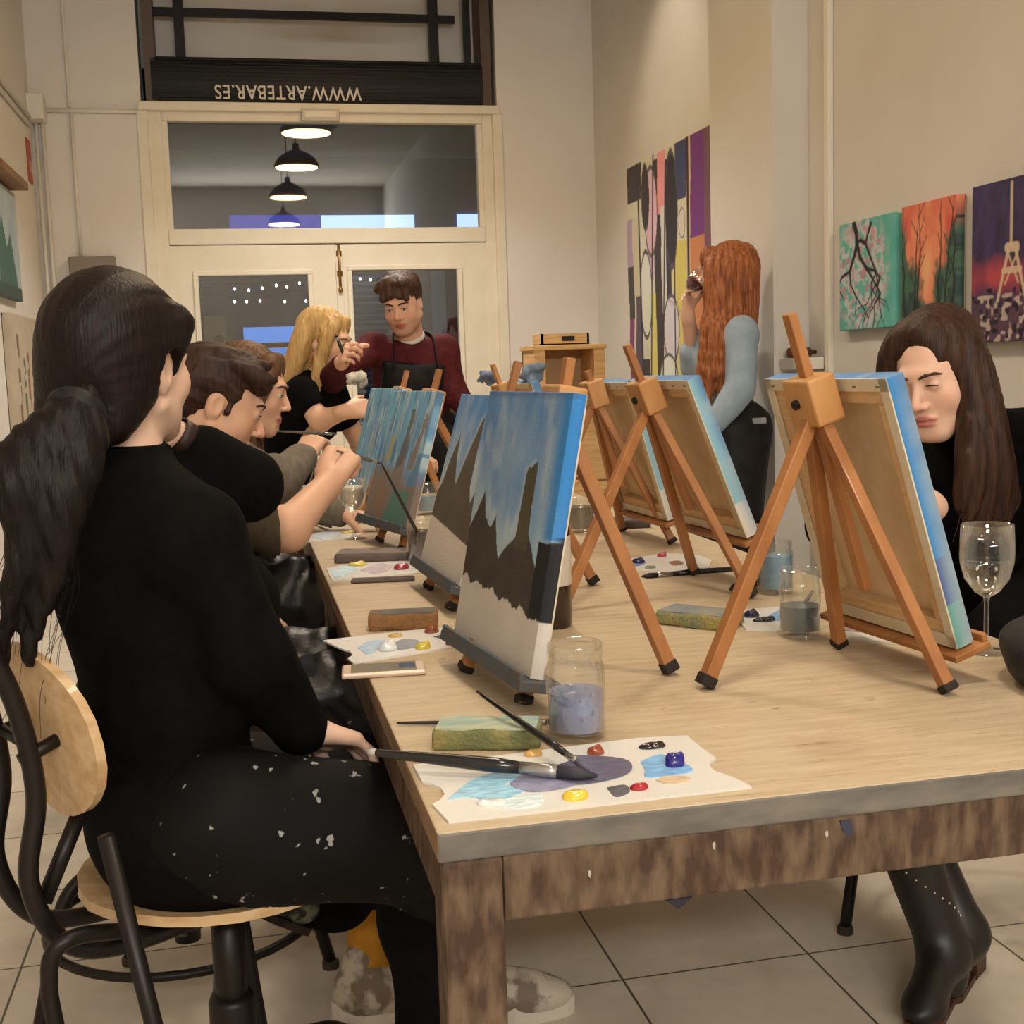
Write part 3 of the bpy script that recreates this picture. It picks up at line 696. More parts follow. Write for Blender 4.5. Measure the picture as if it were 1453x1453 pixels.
def canvas(label, img, b, rt, u, n, w, h, dep=.034, group=None, m=None, cat='canvas', name='canvas', sidefn=None):
    b = np.asarray(b, float); t = thing(name, label, cat, b-n*dep/2, group)
    skin_grid(img, b, rt, u, n, w, h, dep, 'canvas_cloth', m or paint_m, t, sidefn)
    bw = .036
    c0 = b-n*(dep*.5+.002)
    for k, (cu_, cw, hu, hw) in enumerate(((0, bw/2+.001, w/2-.002, bw/2), (0, h-bw/2-.001, w/2-.002, bw/2), (-w/2+bw/2+.001, h/2, bw/2, h/2-bw), (w/2-bw/2-.001, h/2, bw/2, h/2-bw))):
        MB().obox(c0+rt*cu_+u*cw, rt, u, n, hu, hw, max(.004, dep/2-.003), bev=.002).obj('stretcher_bar', bar_m, t)
    MB().obox(b-n*.004+u*h/2, rt, u, n, w/2-.002, h/2-.002, .0015).obj('linen_back', linen, t)
    e = MB(); fd = .018
    for cu_, cw, hu, hw in ((0, fd/2, w/2, fd/2), (0, h-fd/2, w/2, fd/2), (-w/2+fd/2, h/2, fd/2, h/2), (w/2-fd/2, h/2, fd/2, h/2)):
        e.obox(b-n*(dep+.001)+rt*cu_+u*cw, rt, u, n, hu, hw, .0012)
    e.obj('folded_edge', linen_w, t)
    s = MB()
    for k in range(6): s.obox(b-n*(dep+.0025)+rt*(w*(k/5-.5)*.86)+u*(h-.011), rt, u, n, .004, .0008, .0006)
    s.obj('staples', mat('staple', (120, 112, 100), .4, metal=.7), t)
    return adopt(t)
def frame_of(yaw, tilt):
    n0 = V(math.cos(yaw), math.sin(yaw), 0); u = V(0, 0, 1)*math.cos(tilt)-n0*math.sin(tilt); n = n0*math.cos(tilt)+V(0, 0, 1)*math.sin(tilt)
    return np.cross(u, n), u, n

# ================================================================ PAINTINGS ON THE WALLS
def wallpic(label, img, y0, y1, z0, z1, dep=.03, name='painting', X=XR, sg=-1, cat='painting', group=None):
    n = V(sg, 0, 0); u = V(0, 0, 1); rt = np.cross(u, n)
    return canvas(label, img, V(X+sg*(dep+.006), (y0+y1)/2, z0), rt, u, n, abs(y1-y0), z1-z0, dep, m=paint_w, name=name, cat=cat, group=group)
wallpic('big tall abstract painting in violet, yellow and black on right wall behind the redhead', art_abstract(), 5.50, 6.76, .86, 2.285, .035)
gcol = 'small canvases in a row on the right wall'
def darker(c): return c*.75
wallpic('teal canvas with dark blossoming branches on right wall beside the pilaster', art_blossom(), 3.862, 4.245, 1.30, 1.682, group=gcol)
wallpic('red and green canvas of a tree-lined path between the other two small canvases', art_path(), 3.488, 3.808, 1.20, 1.688, group=gcol)
wallpic('dark purple canvas with a pale slender mast cut off by the right picture edge', art_night(), 2.96, 3.402, 1.232, 1.694, group=gcol)
def pic_left(label, img, y0, y1, z0, z1, name='painting'): return wallpic(label, img, y0, y1, z0, z1, .03, name, XL, 1)
pa = atX(22, 276, XL+.04); pb = atX(22, 424, XL+.04)
pic_left('small landscape of pale sky and green tree high on left wall', art_left_a(), pa[1]-.65, pa[1], pb[2], pa[2])
t = thing('picture_lamp', 'small wooden ledge above the landscape on left wall', 'ledge', (XL, pa[1]-.3, pa[2]+.05)); MB().box((XL, pa[1]-.7, pa[2]+.02), (XL+.10, pa[1]+.02, pa[2]+.06), bev=.006).obj('ledge_board', mat('ledge_wood', (150, 112, 78), .6, col2=(126, 92, 62)), t); t.name = 'wooden_ledge'; adopt(t)
pa = atX(52, 470, XL+.04); pb = atX(52, 612, XL+.04); pc = atX(16, 470, XL+.04)
pic_left('pale painting with brown and green upright strokes low on left wall', art_left_b(), pc[1], pa[1], pb[2], pa[2]+.06)
pa = atX(38, 192, XL+.01); pb = atX(48, 262, XL+.01)
t = thing('red_sign', 'narrow red safety sign high on left wall near the corner', 'sign', (XL, pa[1], pb[2])); MB().box((XL, pa[1], pb[2]), (XL+.008, pb[1], pa[2]-.01), bev=.002).obj('sign_plate', mat('sign_red', (168, 74, 58), .5), t)
MB().box((XL+.008, pa[1]+.03, pb[2]+.06), (XL+.0095, pb[1]-.03, pb[2]+.12)).obj('pale_band', mat('sign_pale', (200, 160, 140), .5), t); adopt(t)

# ================================================================ FURNITURE AT THE BACK RIGHT
ply = mat('plywood', (216, 178, 126), .6, col2=(196, 154, 100), nscale=5, stretch=(1, 1, 14), bump=.05)
ply_d = mat('plywood_inside', (186, 158, 118), .7)
Yc = 6.3
t = thing('plywood_cabinet', 'low plywood cabinet standing against right wall behind the far easels', 'cabinet', (1.8, Yc+.3, 0))
MB().box((1.46, Yc, .04), (2.14, Yc+.55, 1.02), bev=.004).obj('carcass', ply, t); MB().box((1.44, Yc-.02, 1.02), (2.15, Yc+.57, 1.045), bev=.004).obj('top_board', ply, t)
MB().box((1.47, Yc-.018, .60), (2.13, Yc-.001, 1.01), bev=.003).obj('door', ply, t); MB().box((1.47, Yc-.018, .06), (2.13, Yc-.001, .59), bev=.003).obj('door', ply, t)
MB().box((1.48, Yc+.02, 0), (2.12, Yc+.53, .04)).obj('plinth', ply_d, t); adopt(t)
t = thing('shelf_cube', 'open pale wood cubby box standing on the plywood cabinet', 'shelf', (1.8, Yc+.2, 1.045))
x0 = atY(757, 520, Yc+.1)[0]; x1 = atY(857, 520, Yc+.1)[0]; zt = atY(810, 489, Yc+.1)[2]
MB().box((x0, Yc+.08, 1.045), (x0+.06, Yc+.36, zt-.02)).obj('side_panel', ply, t); MB().box((x1-.06, Yc+.08, 1.045), (x1, Yc+.36, zt-.02)).obj('side_panel', ply, t)
MB().box((x0-.01, Yc+.07, zt-.025), (x1+.01, Yc+.37, zt), bev=.003).obj('top_board', ply, t); MB().box((x0, Yc+.34, 1.045), (x1, Yc+.36, zt-.02)).obj('back_panel', ply_d, t); adopt(t)
t = thing('wooden_crate', 'shallow wooden tray of brushes on top of the cubby box', 'tray', (1.8, Yc+.2, zt))
xa = atY(768, 480, Yc+.1)[0]; xb = atY(836, 480, Yc+.1)[0]; za = atY(800, 473, Yc+.1)[2]
for lo, hi in (((xa, Yc+.1, zt), (xb, Yc+.115, za)), ((xa, Yc+.28, zt), (xb, Yc+.295, za)), ((xa, Yc+.1, zt), (xa+.012, Yc+.29, za)), ((xb-.012, Yc+.1, zt), (xb, Yc+.29, za))): MB().box(lo, hi).obj('tray_side', ply, t)
MB().box((xa, Yc+.1, zt), (xb, Yc+.29, zt+.008)).obj('tray_floor', ply, t)
MB().box(((xa+xb)/2-.02, Yc+.097, zt+.02), ((xa+xb)/2+.05, Yc+.1005, za-.015)).obj('handle_hole', dark_iron, t); adopt(t)
t = thing('wall_shelf', 'small white wall shelf beside the pilaster holding brown bottles', 'shelf', (XR-.06, 4.47, 1.19))
pw = atX(1166, 505, XR-.06); MB().box((XR-.13, 4.40, pw[2]-.05), (XR-.022, 4.56, pw[2]-.005), bev=.004).obj('shelf_box', white_pl, t); adopt(t)
for k, (dy, lab, c) in enumerate(((4.445, 'small brown bottle lying on the white wall shelf, nearer one', (70, 46, 36)), (4.51, 'small rust brown bottle lying on the white wall shelf, farther one', (112, 60, 38)))):
    MB().lathe(V(XR-.12, dy, pw[2]+.016), [(.004, 0), (.02, .003), (.02, .06), (.008, .075), (.008, .09)], 14, ax=V(1, .1, 0)).obj('small_bottle', mat('bottle_%d' % k, c, .3), smooth=True); tag(bpy.data.objects[-1] if False else [o for o in COL.objects if o.name.startswith('small_bottle')][-1], lab, 'bottle')

# ================================================================ THE LONG TABLE
X0, X1, Y0, Y1, ZT = .165, 1.155, 1.155, 4.55, .75
tt = bpy.data.materials.new('table_top_wood'); tt.use_nodes = True; nt = tt.node_tree; bs = nt.nodes['Principled BSDF']; bs.inputs['Roughness'].default_value = .5; bs.inputs['Specular IOR Level'].default_value = .3
tc = nt.nodes.new('ShaderNodeTexCoord')
def nnoise(scale, stretch, detail=5, rot=0):
    mp = nt.nodes.new('ShaderNodeMapping'); mp.inputs['Scale'].default_value = stretch; mp.inputs['Rotation'].default_value = (0, 0, rot); n = nt.nodes.new('ShaderNodeTexNoise'); n.inputs['Scale'].default_value = scale; n.inputs['Detail'].default_value = detail
    nt.links.new(tc.outputs['Object'], mp.inputs[0]); nt.links.new(mp.outputs[0], n.inputs['Vector']); return n.outputs['Fac']
def nramp(fac, p0, p1, c0, c1):
    r = nt.nodes.new('ShaderNodeValToRGB'); r.color_ramp.elements[0].position = p0; r.color_ramp.elements[1].position = p1; r.color_ramp.elements[0].color = (*s2l(c0), 1); r.color_ramp.elements[1].color = (*s2l(c1), 1); nt.links.new(fac, r.inputs[0]); return r.outputs[0]
def nmul(a, b, f=1., mode='MULTIPLY'):
    m = nt.nodes.new('ShaderNodeMix'); m.data_type = 'RGBA'; m.blend_type = mode; m.inputs[0].default_value = f; nt.links.new(a, m.inputs[6]); nt.links.new(b, m.inputs[7]); return m.outputs[2]
g1 = nramp(nnoise(4, (2, 16, 2)), .35, .7, (202, 184, 155), (186, 165, 134))
g2 = nramp(nnoise(30, (.6, 14, 1), 3, .1), .60, .74, (255, 255, 255), (190, 170, 148))
g3 = nramp(nnoise(3.2, (1, 1, 1), 6), .56, .74, (255, 255, 255), (214, 202, 190))
g4 = nramp(nnoise(16, (1, 1.6, 1), 3), .70, .76, (255, 255, 255), (168, 140, 112))
nt.links.new(nmul(nmul(nmul(g1, g2, .75), g3, .9), g4, .75), bs.inputs['Base Color'])
edge_m = mat('table_edge_paint', (100, 96, 92), .55, col2=(124, 118, 108), nscale=14, stretch=(1, 1, 3), bump=.08)
edge_l = mat('table_edge_wood', (150, 122, 92), .6, col2=(120, 98, 76), nscale=12, stretch=(1, .4, 3))
rust = mat('weathered_table_frame', (112, 92, 72), .62, col2=(70, 50, 37), nscale=46, stretch=(1.3, 1.3, .45), bump=.5, bscale=50, contrast=(.36, .60), detail=10)
t = thing('work_table', 'long worn wooden work table with grey painted edge and paint-stained legs', 'table', ((X0+X1)/2, (Y0+Y1)/2, 0))
m = MB(); m.box((X0, Y0, ZT-.031), (X1, Y1, ZT), bev=.003)
fi = []
for f in m.f:
    ps = np.array([m.v[i] for i in f]); n = np.cross(ps[1]-ps[0], ps[2]-ps[1]); n = n/np.linalg.norm(n); fi.append(0 if abs(n[2]) > .6 else (1 if abs(n[1]) > .5 else 2))
m.m = fi; m.obj('table_top', [tt, edge_m, edge_l], t)
ap = .069; lg = .062
for lo, hi in (((X0+.004+lg, Y0+.004, ZT-.031-ap), (X1-.004-lg, Y0+.03, ZT-.031)), ((X0+.004+lg, Y1-.03, ZT-.031-ap), (X1-.004-lg, Y1-.004, ZT-.031)), ((X0+.006, Y0+.004+lg, ZT-.031-ap), (X0+.03, Y1-.004-lg, ZT-.031)), ((X1-.03, Y0+.004+lg, ZT-.031-ap), (X1-.006, Y1-.004-lg, ZT-.031))):
    MB().box(lo, hi, bev=.003).obj('apron_rail', rust, t)
for x in (X0+.004, X1-.004-lg):
    for y in (Y0+.004, 2.85, Y1-.004-lg): MB().box((x, y, 0), (x+lg, y+lg, ZT-.031), bev=.005).obj('leg', rust, t)
r = random.Random(4); dry = mat('dried_paint', (190, 184, 174), .6); dry2 = mat('dried_paint_blue', (58, 60, 78), .6)
for k in range(5):       # dried paint drips on the front rail
    x = r.uniform(X0+.1, X1-.1); z = ZT-.031-r.uniform(.008, .055); MB().prism([(x, z), (x+.003, z+.001), (x+.0035, z-.003), (x+.002, z-.007), (x+.0005, z-.004)], 0, .002, 0, (V(0, Y0+.0045, 0), V(1, 0, 0), V(0, 0, 1), V(0, -1, 0))).obj('paint_drip', dry, t)
x = T(1188, 1180, .70)[0]; z = ZT-.036; MB().prism([(x, z), (x+.012, z), (x+.016, z-.010), (x+.010, z-.019), (x+.004, z-.014)], 0, .002, 0, (V(0, Y0+.0045, 0), V(1, 0, 0), V(0, 0, 1), V(0, -1, 0))).obj('paint_drip', dry2, t)['label'] = 'dark blue paint drip'
sp_ = MB()
sp_.prism([(X0+.235, ZT-.1005), (X0+.265, ZT-.1005), (X0+.25, ZT-.112)], 0, .02, 0, (V(0, Y0+.006, 0), V(1, 0, 0), V(0, 0, 1), V(0, 1, 0))); sp_.obj('corner_bracket', mat('bracket_dark', (40, 40, 50), .6), t)
adopt(t)

# ================================================================ TABLE EASELS WITH THEIR CANVASES
ez = mat('easel_wood', (176, 120, 70), .5, col2=(152, 98, 54), nscale=18, stretch=(1, 1, .3), coat=.1)
ez2 = mat('easel_wood_light', (200, 152, 98), .5, col2=(180, 128, 76), nscale=18, stretch=(1, 1, .3))
ezs = mat('easel_stain', (120, 60, 40), .6, col2=(70, 90, 100), nscale=40)
rub = mat('rubber_foot', (34, 26, 22), .7)
rail_m = mat('stained_easel_rail', (92, 84, 76), .6, col2=(70, 86, 98), nscale=40, contrast=(.4, .6))
def bar(mb, p, q, w, d, side, mi=0):
    p = np.asarray(p, float); q = np.asarray(q, float); ax = nrm(q-p); s = nrm(np.asarray(side)-ax*(np.asarray(side) @ ax)); o = np.cross(ax, s)
    return mb.obox((p+q)/2, s, o, ax, w/2, d/2, np.linalg.norm(q-p)/2, mi, bev=.002)
EASELS = []
def easel(elabel, clabel, img, b, yaw, tilt, w, h, f1, f2, rear, up=.10, down=.29, light=False, dirty=True, sidefn=None, hub_off=.0, dep=.018):
    rt, u, n = frame_of(yaw, tilt); b = np.asarray(b, float)+(n*dep if not dirty else 0)
    canvas(clabel, img, b, rt, u, n, w, h, dep, sidefn=sidefn)
    base = (np.asarray(f1)+np.asarray(f2)+np.asarray(rear))/3; base[2] = ZT
    t = thing('table_easel', elabel, 'easel', base, 'tripod table easels')
    H = b+u*(h-.018)-n*(dep+.036)+rt*hub_off; wd = ez2 if light else ez
    hb = MB().obox(H, rt, u, n, .036, .034, .022, bev=.004); hb.obj('hub_block', ez2, t)
    MB().lathe(H-n*.022+rt*.006, [(.007, 0), (.007, .006), (.004, .008)], 12, ax=-n).obj('wing_bolt', dark_iron, t)
    m0 = H+u*up; m1 = H-u*down
    bar(MB(), m0, m1, .02, .014, rt).obj('mast', wd, t)
    for f, s in ((f1, 1), (f2, -1)):
        f = np.asarray(f, float); sgn = np.sign((f-H) @ rt); a = H+rt*sgn*.014-u*.02-n*.004
        f = f+V(0, 0, .005); dr = nrm(f-a); lgo = bar(MB(), a, f-dr*.0, .019, .017, rt).obj('leg', wd, t)
        bar(MB(), f-dr*.011, f+dr*.003+V(0, 0, .003), .022, .021, rt).obj('rubber_foot', rub, lgo)
    f = np.asarray(rear, float)+V(0, 0, .005); a = H-n*.012-u*.025; dr = nrm(f-a)
    lgo = bar(MB(), a, f, .021, .019, rt).obj('leg', wd, t); bar(MB(), f-dr*.016, f+dr*.003+V(0, 0, .003), .024, .022, rt).obj('rubber_foot', rub, lgo)
    MB().obox(b-n*.012-u*.0085, rt, u, n, w/2+.012, (.0075 if dirty else .005), .03, bev=.002).obj('canvas_rail', rail_m if dirty else wd, t)
    MB().obox(b+n*.014+u*.002, rt, u, n, w/2+.008, .006, .004, bev=.002).obj('rail_lip', rail_m if dirty else wd, t)
    return adopt(t)
def Tf(x, y): return T(x, y, ZT)
def side_blue(c):
    N = len(c); W = np.linspace(0, 1, N)[:, None]; a = np.array(s2l((50, 124, 196))); wv = np.array(s2l((206, 202, 196))); dk = np.array(s2l((40, 40, 44)))
    return np.where(W > .50, a, np.where(W > .20, dk, wv))
def side_r1(c):
    N = len(c); W = np.linspace(0, 1, N)[:, None]; return np.where(W > .34, np.array(s2l((48, 130, 196))), np.where(W > .17, np.array(s2l((72, 92, 150))), np.array(s2l((92, 158, 146)))))
def side_r2(c):
    N = len(c); W = np.linspace(0, 1, N)[:, None]; return np.where(W > .22, np.array(s2l((140, 190, 206))), np.array(s2l((222, 214, 200))))
art_sky = lambda s: sky(150, 120, s)[0]
easel('left-hand easel nearest the camera holding the castle skyline painting', 'painting of dark castle skyline under blue sky with bare white bottom, nearest on left', art_castle(), (.326, 1.688, .80), 3.272, .193, .332, .374,
      Tf(743, 1003), Tf(660, 956), Tf(952, 957), up=.075, down=.27, sidefn=side_blue)
easel('second easel along the left side, behind the castle skyline painting', 'half hidden painting of grey spires with bare white bottom, second on left', art_castle_b(), (.367, 2.40, .803), 3.199, .289, .357, .3625,
      Tf(640, 868), Tf(607, 838), Tf(843, 830), up=.10, down=.25)
easel('third easel along the left side, standing beyond the tall wine glass', 'streaky blue painting with brown and green lower half, third on left', art_streak(31, True), (.35, 3.20, .811), 3.367, .289, .33, .354,
      Tf(570, 785), Tf(538, 771), (.66, 3.22, ZT), up=.09, down=.25)
easel('fourth easel along the left side, in front of the blond woman', 'streaky plain blue painting in front of the blond woman, fourth on left', art_streak(37, False), (.36, 3.92, .815), 3.33, .289, .33, .35,
      (.34, 3.78, ZT), (.33, 4.04, ZT), (.64, 3.94, ZT), up=.09, down=.25)
easel('right-hand easel nearest the camera, turned to the dark-haired woman', 'canvas with bright blue edge seen from behind, in front of the dark-haired woman', art_sky(71), (.924, 1.642, .80), .1, .301, .313, .389,
      Tf(1347, 986), Tf(1191, 920), Tf(1000, 978), up=.125, down=.29, sidefn=side_r1, hub_off=-.026, dirty=False, dep=.026)
easel('second easel along the right side with pale blue edged canvas', 'canvas with pale blue edge seen from behind, second on right', art_sky(75), (.941, 2.38, .857), .078, .374, .296, .333,
      Tf(1068, 850), Tf(985, 816), Tf(797, 868), up=.11, down=.25, sidefn=side_r2, hub_off=-.01, dirty=False, dep=.026)
easel('third easel along the right side, behind the wine bottle', 'canvas seen from behind with no one before it, third on right', art_sky(79), (1.0, 3.01, .818), .053, .279, .323, .354,
      Tf(955, 773), Tf(883, 754), (.70, 3.0, ZT), up=.06, down=.25, sidefn=side_r2, dirty=False, dep=.026)
easel('farthest easel on the right side, near the plywood cabinet', 'canvas seen from behind at the far end of the right side', art_sky(83), (.98, 3.95, .83), .2, .36, .32, .345,
      (.97, 3.82, ZT), (.97, 4.1, ZT), (.66, 4.0, ZT), up=.10, down=.25, light=True, dirty=False, dep=.026)

# ================================================================ THINGS ON THE TABLE
jar_g = thin_glass('jar_glass', (.97, .975, .965), .04, .03, .45)
def jar(label, x, y, px_x, px_y, hgt, r, water, wh, brush=None, r0=None):
    c = T(px_x, px_y, ZT) if px_x is not None else V(x, y, ZT)
    if px_x is not None: c = c+V(0, r, 0)*.9
    t = thing('glass_jar', label, 'jar', c)
    prof = [(.0005, .001), (r*.9, .001), (r, .008), (r, hgt*.74), (r*.93, hgt*.80), (r*.90, hgt*.83), (r*.93, hgt*.85), (r*.93, hgt*.97), (r*.90, hgt), (r*.87, hgt*.985), (r*.87, hgt*.84), (r*.93, hgt*.74), (r*.93, .012), (.0005, .010)]
    MB().lathe(c, prof, 36).obj('jar_body', jar_g, t, smooth=True)
    wm = mat('murky_water_%d_%d_%d' % water, water, .12, spec=.5, col2=tuple(int(k*.88) for k in water), nscale=16, contrast=(.4, .7))
    MB().lathe(c, [(.0005, .012), (r*.925, .0125), (r*.925, wh), (.0005, wh+.0005)], 36).obj('water', wm, t, smooth=True).data.set_sharp_from_angle(angle=.6)
    return adopt(t)
def brush(label, a, b, rh, tipcol=(40, 36, 40), hcol=(26, 24, 26), ferr=.18, br_=.12, name='paintbrush', tip_end=None):
    """a = free end of the handle, b = bristle tip"""
    a = np.asarray(a, float); b = np.asarray(b, float); d = b-a
    t = thing(name, label, 'brush', (a+b)/2); fz = 1-br_-ferr
    hm = mat('handle_%d_%d_%d' % hcol, hcol, .25, coat=.4)
    pts = [a, a+d*.06, a+d*fz*.5, a+d*fz*.85, a+d*fz]
    MB().tube(pts, [rh*.45, rh*.6, rh*.95, rh*1.15, rh*.9], 10).obj('handle', hm, t, smooth=True)
    if tip_end: MB().tube([a-d*.004, a+d*.03], [rh*.5, rh*.62], 10).obj('handle_end', mat('handle_end_pale', tip_end, .4), t, smooth=True)
    MB().tube([a+d*fz, a+d*(fz+ferr*.8), a+d*(1-br_)], [rh*.95, rh*1.05, rh*1.0], 10).obj('ferrule', mat('ferrule', (190, 188, 184), .25, metal=.9), t, smooth=True)
    MB().tube([a+d*(1-br_), a+d*(1-br_*.5), b], [rh*.95, rh*1.05, rh*.25], 10).obj('bristles', mat('bristle_%d_%d_%d' % tipcol, tipcol, .6), t, smooth=True)
    return adopt(t)
pal_m = mat('palette_plastic', (226, 224, 218), .3, spec=.5)
def blob(parent, c, r, h, col, seed=0, el=1.3):
    rr = random.Random(seed); n = 14; v = []; f = []
    F = Field(np.asarray(c)-r*2.2, np.asarray(c)+r*2.2, r/6)
    F.ell(c, (r*el, r, h), k=r*.3)
    for k in range(4):
        a = rr.uniform(0, 6.28); q = np.asarray(c)+V(math.cos(a)*r*el*.6, math.sin(a)*r*.6, h*rr.uniform(.1, .7)); F.ell(q, (r*.45, r*.4, h*.55), k=r*.3)
    F.cut(np.asarray(c)-V(0, 0, .0004), V(0, 0, -1))
    return F.obj('paint_blob', mat('paint_%d_%d_%d' % col, col, .22, spec=.6, coat=.4), parent)
def smear(parent, pts, z, col, name='paint_smear', rough=.35):
    P = [T(x, y, z)[:2] for x, y in pts]; q = crom([V(p[0], p[1], 0) for p in P]+[V(P[0][0], P[0][1], 0)], 4)[:-1]
    return MB().prism([(p[0], p[1]) for p in q], z, z+.0012).obj(name, mat('smear_%d_%d_%d' % col, col, rough, col2=tuple(min(255, int(k*1.22)) for k in col), nscale=60, stretch=(1, 3, 1)), parent)
def palette(label, pts, z=ZT, th=.003, smoothpts=False):
    P = [T(x, y, z+th)[:2] for x, y in pts]; c = np.mean(P, 0)
    t = thing('paint_palette', label, 'palette', (c[0], c[1], z))
    MB().prism([(p[0], p[1]) for p in P], z, z+th).obj('palette_sheet', pal_m, t); return t
z6 = lambda x, y: (500+.4129*x, 900+.4129*y)
# nearest palette with its paints
t = palette('white palette at the near left table corner with yellow, red and blue paint', [z6(*q) for q in [(208, 447), (430, 425), (660, 396), (985, 355), (1150, 347), (1195, 385), (1250, 424), (1230, 436), (1228, 452), (1245, 468), (1285, 482), (1330, 500), (1372, 522), (1100, 553), (700, 600), (330, 642), (300, 610), (274, 582), (300, 570), (317, 548), (305, 527), (270, 512), (240, 505)]])
zz = ZT+.003
smear(t, [z6(*q) for q in ((325, 570), (420, 500), (560, 462), (600, 480), (520, 520), (620, 520), (500, 575), (400, 560))], zz, (142, 188, 216))
smear(t, [z6(*q) for q in ((540, 515), (600, 480), (720, 480), (790, 500), (740, 525), (650, 540), (570, 535))], zz+.0006, (130, 130, 158))
smear(t, [z6(*q) for q in ((620, 475), (740, 440), (760, 418), (930, 430), (960, 465), (900, 495), (780, 515), (700, 500))], zz+.0010, (92, 90, 112))
smear(t, [z6(*q) for q in ((990, 440), (1060, 415), (1130, 440), (1170, 470), (1100, 485), (1010, 492), (1005, 465))], zz, (120, 168, 214))
smear(t, [z6(*q) for q in ((480, 590), (560, 560), (650, 555), (640, 590), (540, 600))], zz, (196, 216, 226))
smear(t, [z6(*q) for q in ((875, 530), (930, 520), (950, 530), (950, 545), (905, 560))], zz, (88, 88, 96))
smear(t, [z6(*q) for q in ((1042, 503), (1080, 490), (1140, 490), (1162, 502), (1120, 514), (1070, 514))], zz, (196, 176, 148), 'thumb_hole')
for (x, y), r, h, col, s, el in (((837, 410), .0085, .009, (150, 72, 44), 1, 1.2), ((1030, 388), .009, .006, (28, 20, 18), 2, 1.9), ((1108, 452), .0105, .014, (30, 28, 124), 3, 1.1), ((766, 562), .0115, .008, (232, 200, 60), 4, 1.25), ((985, 530), .008, .006, (176, 30, 44), 5, 1.3), ((480, 582), .011, .004, (232, 232, 228), 6, 1.4), ((622, 415), .008, .007, (206, 160, 92), 7, 1.4)):
    c = T(*z6(x, y), zz); blob(t, c, r, h, col, s, el)
adopt(t)
z3 = lambda x, y: (250+.3578*x, 480+.3578*y)
t = palette('white palette overhanging the left table edge beside the phone', [z3(*q) for q in [(583, 1197), (760, 1176), (900, 1160), (1060, 1146), (1150, 1160), (1135, 1215), (1000, 1240), (850, 1262), (702, 1287), (680, 1268), (700, 1256), (690, 1240), (660, 1232), (640, 1224)]], ZT)
smear(t, [z3(*q) for q in ((720, 1230), (760, 1205), (830, 1200), (800, 1235), (760, 1255))], zz, (160, 184, 204)); smear(t, [z3(*q) for q in ((860, 1215), (900, 1195), (960, 1200), (950, 1225), (880, 1235))], zz, (130, 134, 144))
smear(t, [z3(*q) for q in ((1020, 1185), (1100, 1165), (1130, 1170), (1060, 1190))], zz, (70, 72, 80))
for (x, y), r, h, col, s in (((842, 1236), .012, .014, (226, 228, 228), 1), ((978, 1230), .010, .011, (214, 190, 60), 2), ((1095, 1213), .009, .009, (170, 34, 52), 3), ((870, 1182), .010, .005, (196, 160, 88), 4), ((1013, 1166), .010, .010, (140, 74, 48), 5)): blob(t, T(*z3(x, y), zz), r, h, col, s)
adopt(t)
t = palette('palette with yellow and crimson paint on the left in front of the grey box', [z3(*q) for q in [(595, 912), (690, 893), (850, 884), (970, 880), (1005, 902), (960, 930), (780, 948), (615, 957)]], ZT)
smear(t, [z3(*q) for q in ((610, 925), (680, 905), (720, 915), (640, 950))], zz, (176, 204, 220)); smear(t, [z3(*q) for q in ((730, 920), (800, 895), (860, 905), (800, 935))], zz, (186, 170, 178))
for (x, y), r, h, col, s in (((720, 900), .018, .008, (222, 200, 90), 1), ((893, 915), .014, .012, (160, 36, 66), 3), ((850, 880), .014, .006, (206, 170, 160), 4)): blob(t, T(*z3(x, y), zz), r, h, col, s)
adopt(t)
t = palette('farther palette on the left beneath the raised painting hand', [z3(*q) for q in [(500, 797), (560, 770), (700, 752), (740, 775), (690, 792), (520, 806)]], ZT)
smear(t, [z3(*q) for q in ((540, 790), (600, 770), (640, 778), (580, 797))], zz, (186, 196, 214)); blob(t, T(*z3(680, 772), zz), .016, .007, (226, 206, 110), 2); adopt(t)
z8 = lambda x, y: (780+.234*x, 600+.234*y)
t = palette('palette with dark blue paint under the second right easel', [z8(*q) for q in [(395, 840), (520, 815), (700, 790), (900, 800), (985, 830), (960, 880), (760, 905), (520, 895)]], ZT)
smear(t, [z8(*q) for q in ((450, 850), (520, 830), (580, 850), (520, 870))], zz, (120, 130, 170)); smear(t, [z8(*q) for q in ((720, 845), (780, 838), (810, 855), (750, 865))], zz, (130, 92, 78))
blob(t, T(*z8(540, 850), zz), .012, .012, (32, 34, 84), 1); blob(t, T(*z8(680, 810), zz), .009, .010, (186, 66, 84), 2); blob(t, T(*z8(610, 880), zz), .010, .004, (120, 130, 110), 3); adopt(t)
t = palette('palette with navy paint between the two right-hand water jars', [z8(*q) for q in [(1130, 1180), (1190, 1130), (1440, 1110), (1500, 1190), (1420, 1260), (1190, 1250)]], ZT)
smear(t, [z8(*q) for q in ((1330, 1170), (1420, 1130), (1440, 1190), (1350, 1200))], zz, (120, 160, 200)); blob(t, T(*z8(1225, 1175), zz), .011, .012, (26, 26, 60), 1); blob(t, T(*z8(1300, 1200), zz), .012, .007, (20, 20, 36), 2, 1.8); adopt(t)
t = palette('corner of a white palette under the nearest right canvas', [(1180, 905), (1196, 880), (1260, 872), (1310, 890), (1270, 912)], ZT); smear(t, [(1196, 895), (1210, 884), (1250, 882), (1235, 897)], zz, (150, 130, 128)); adopt(t)
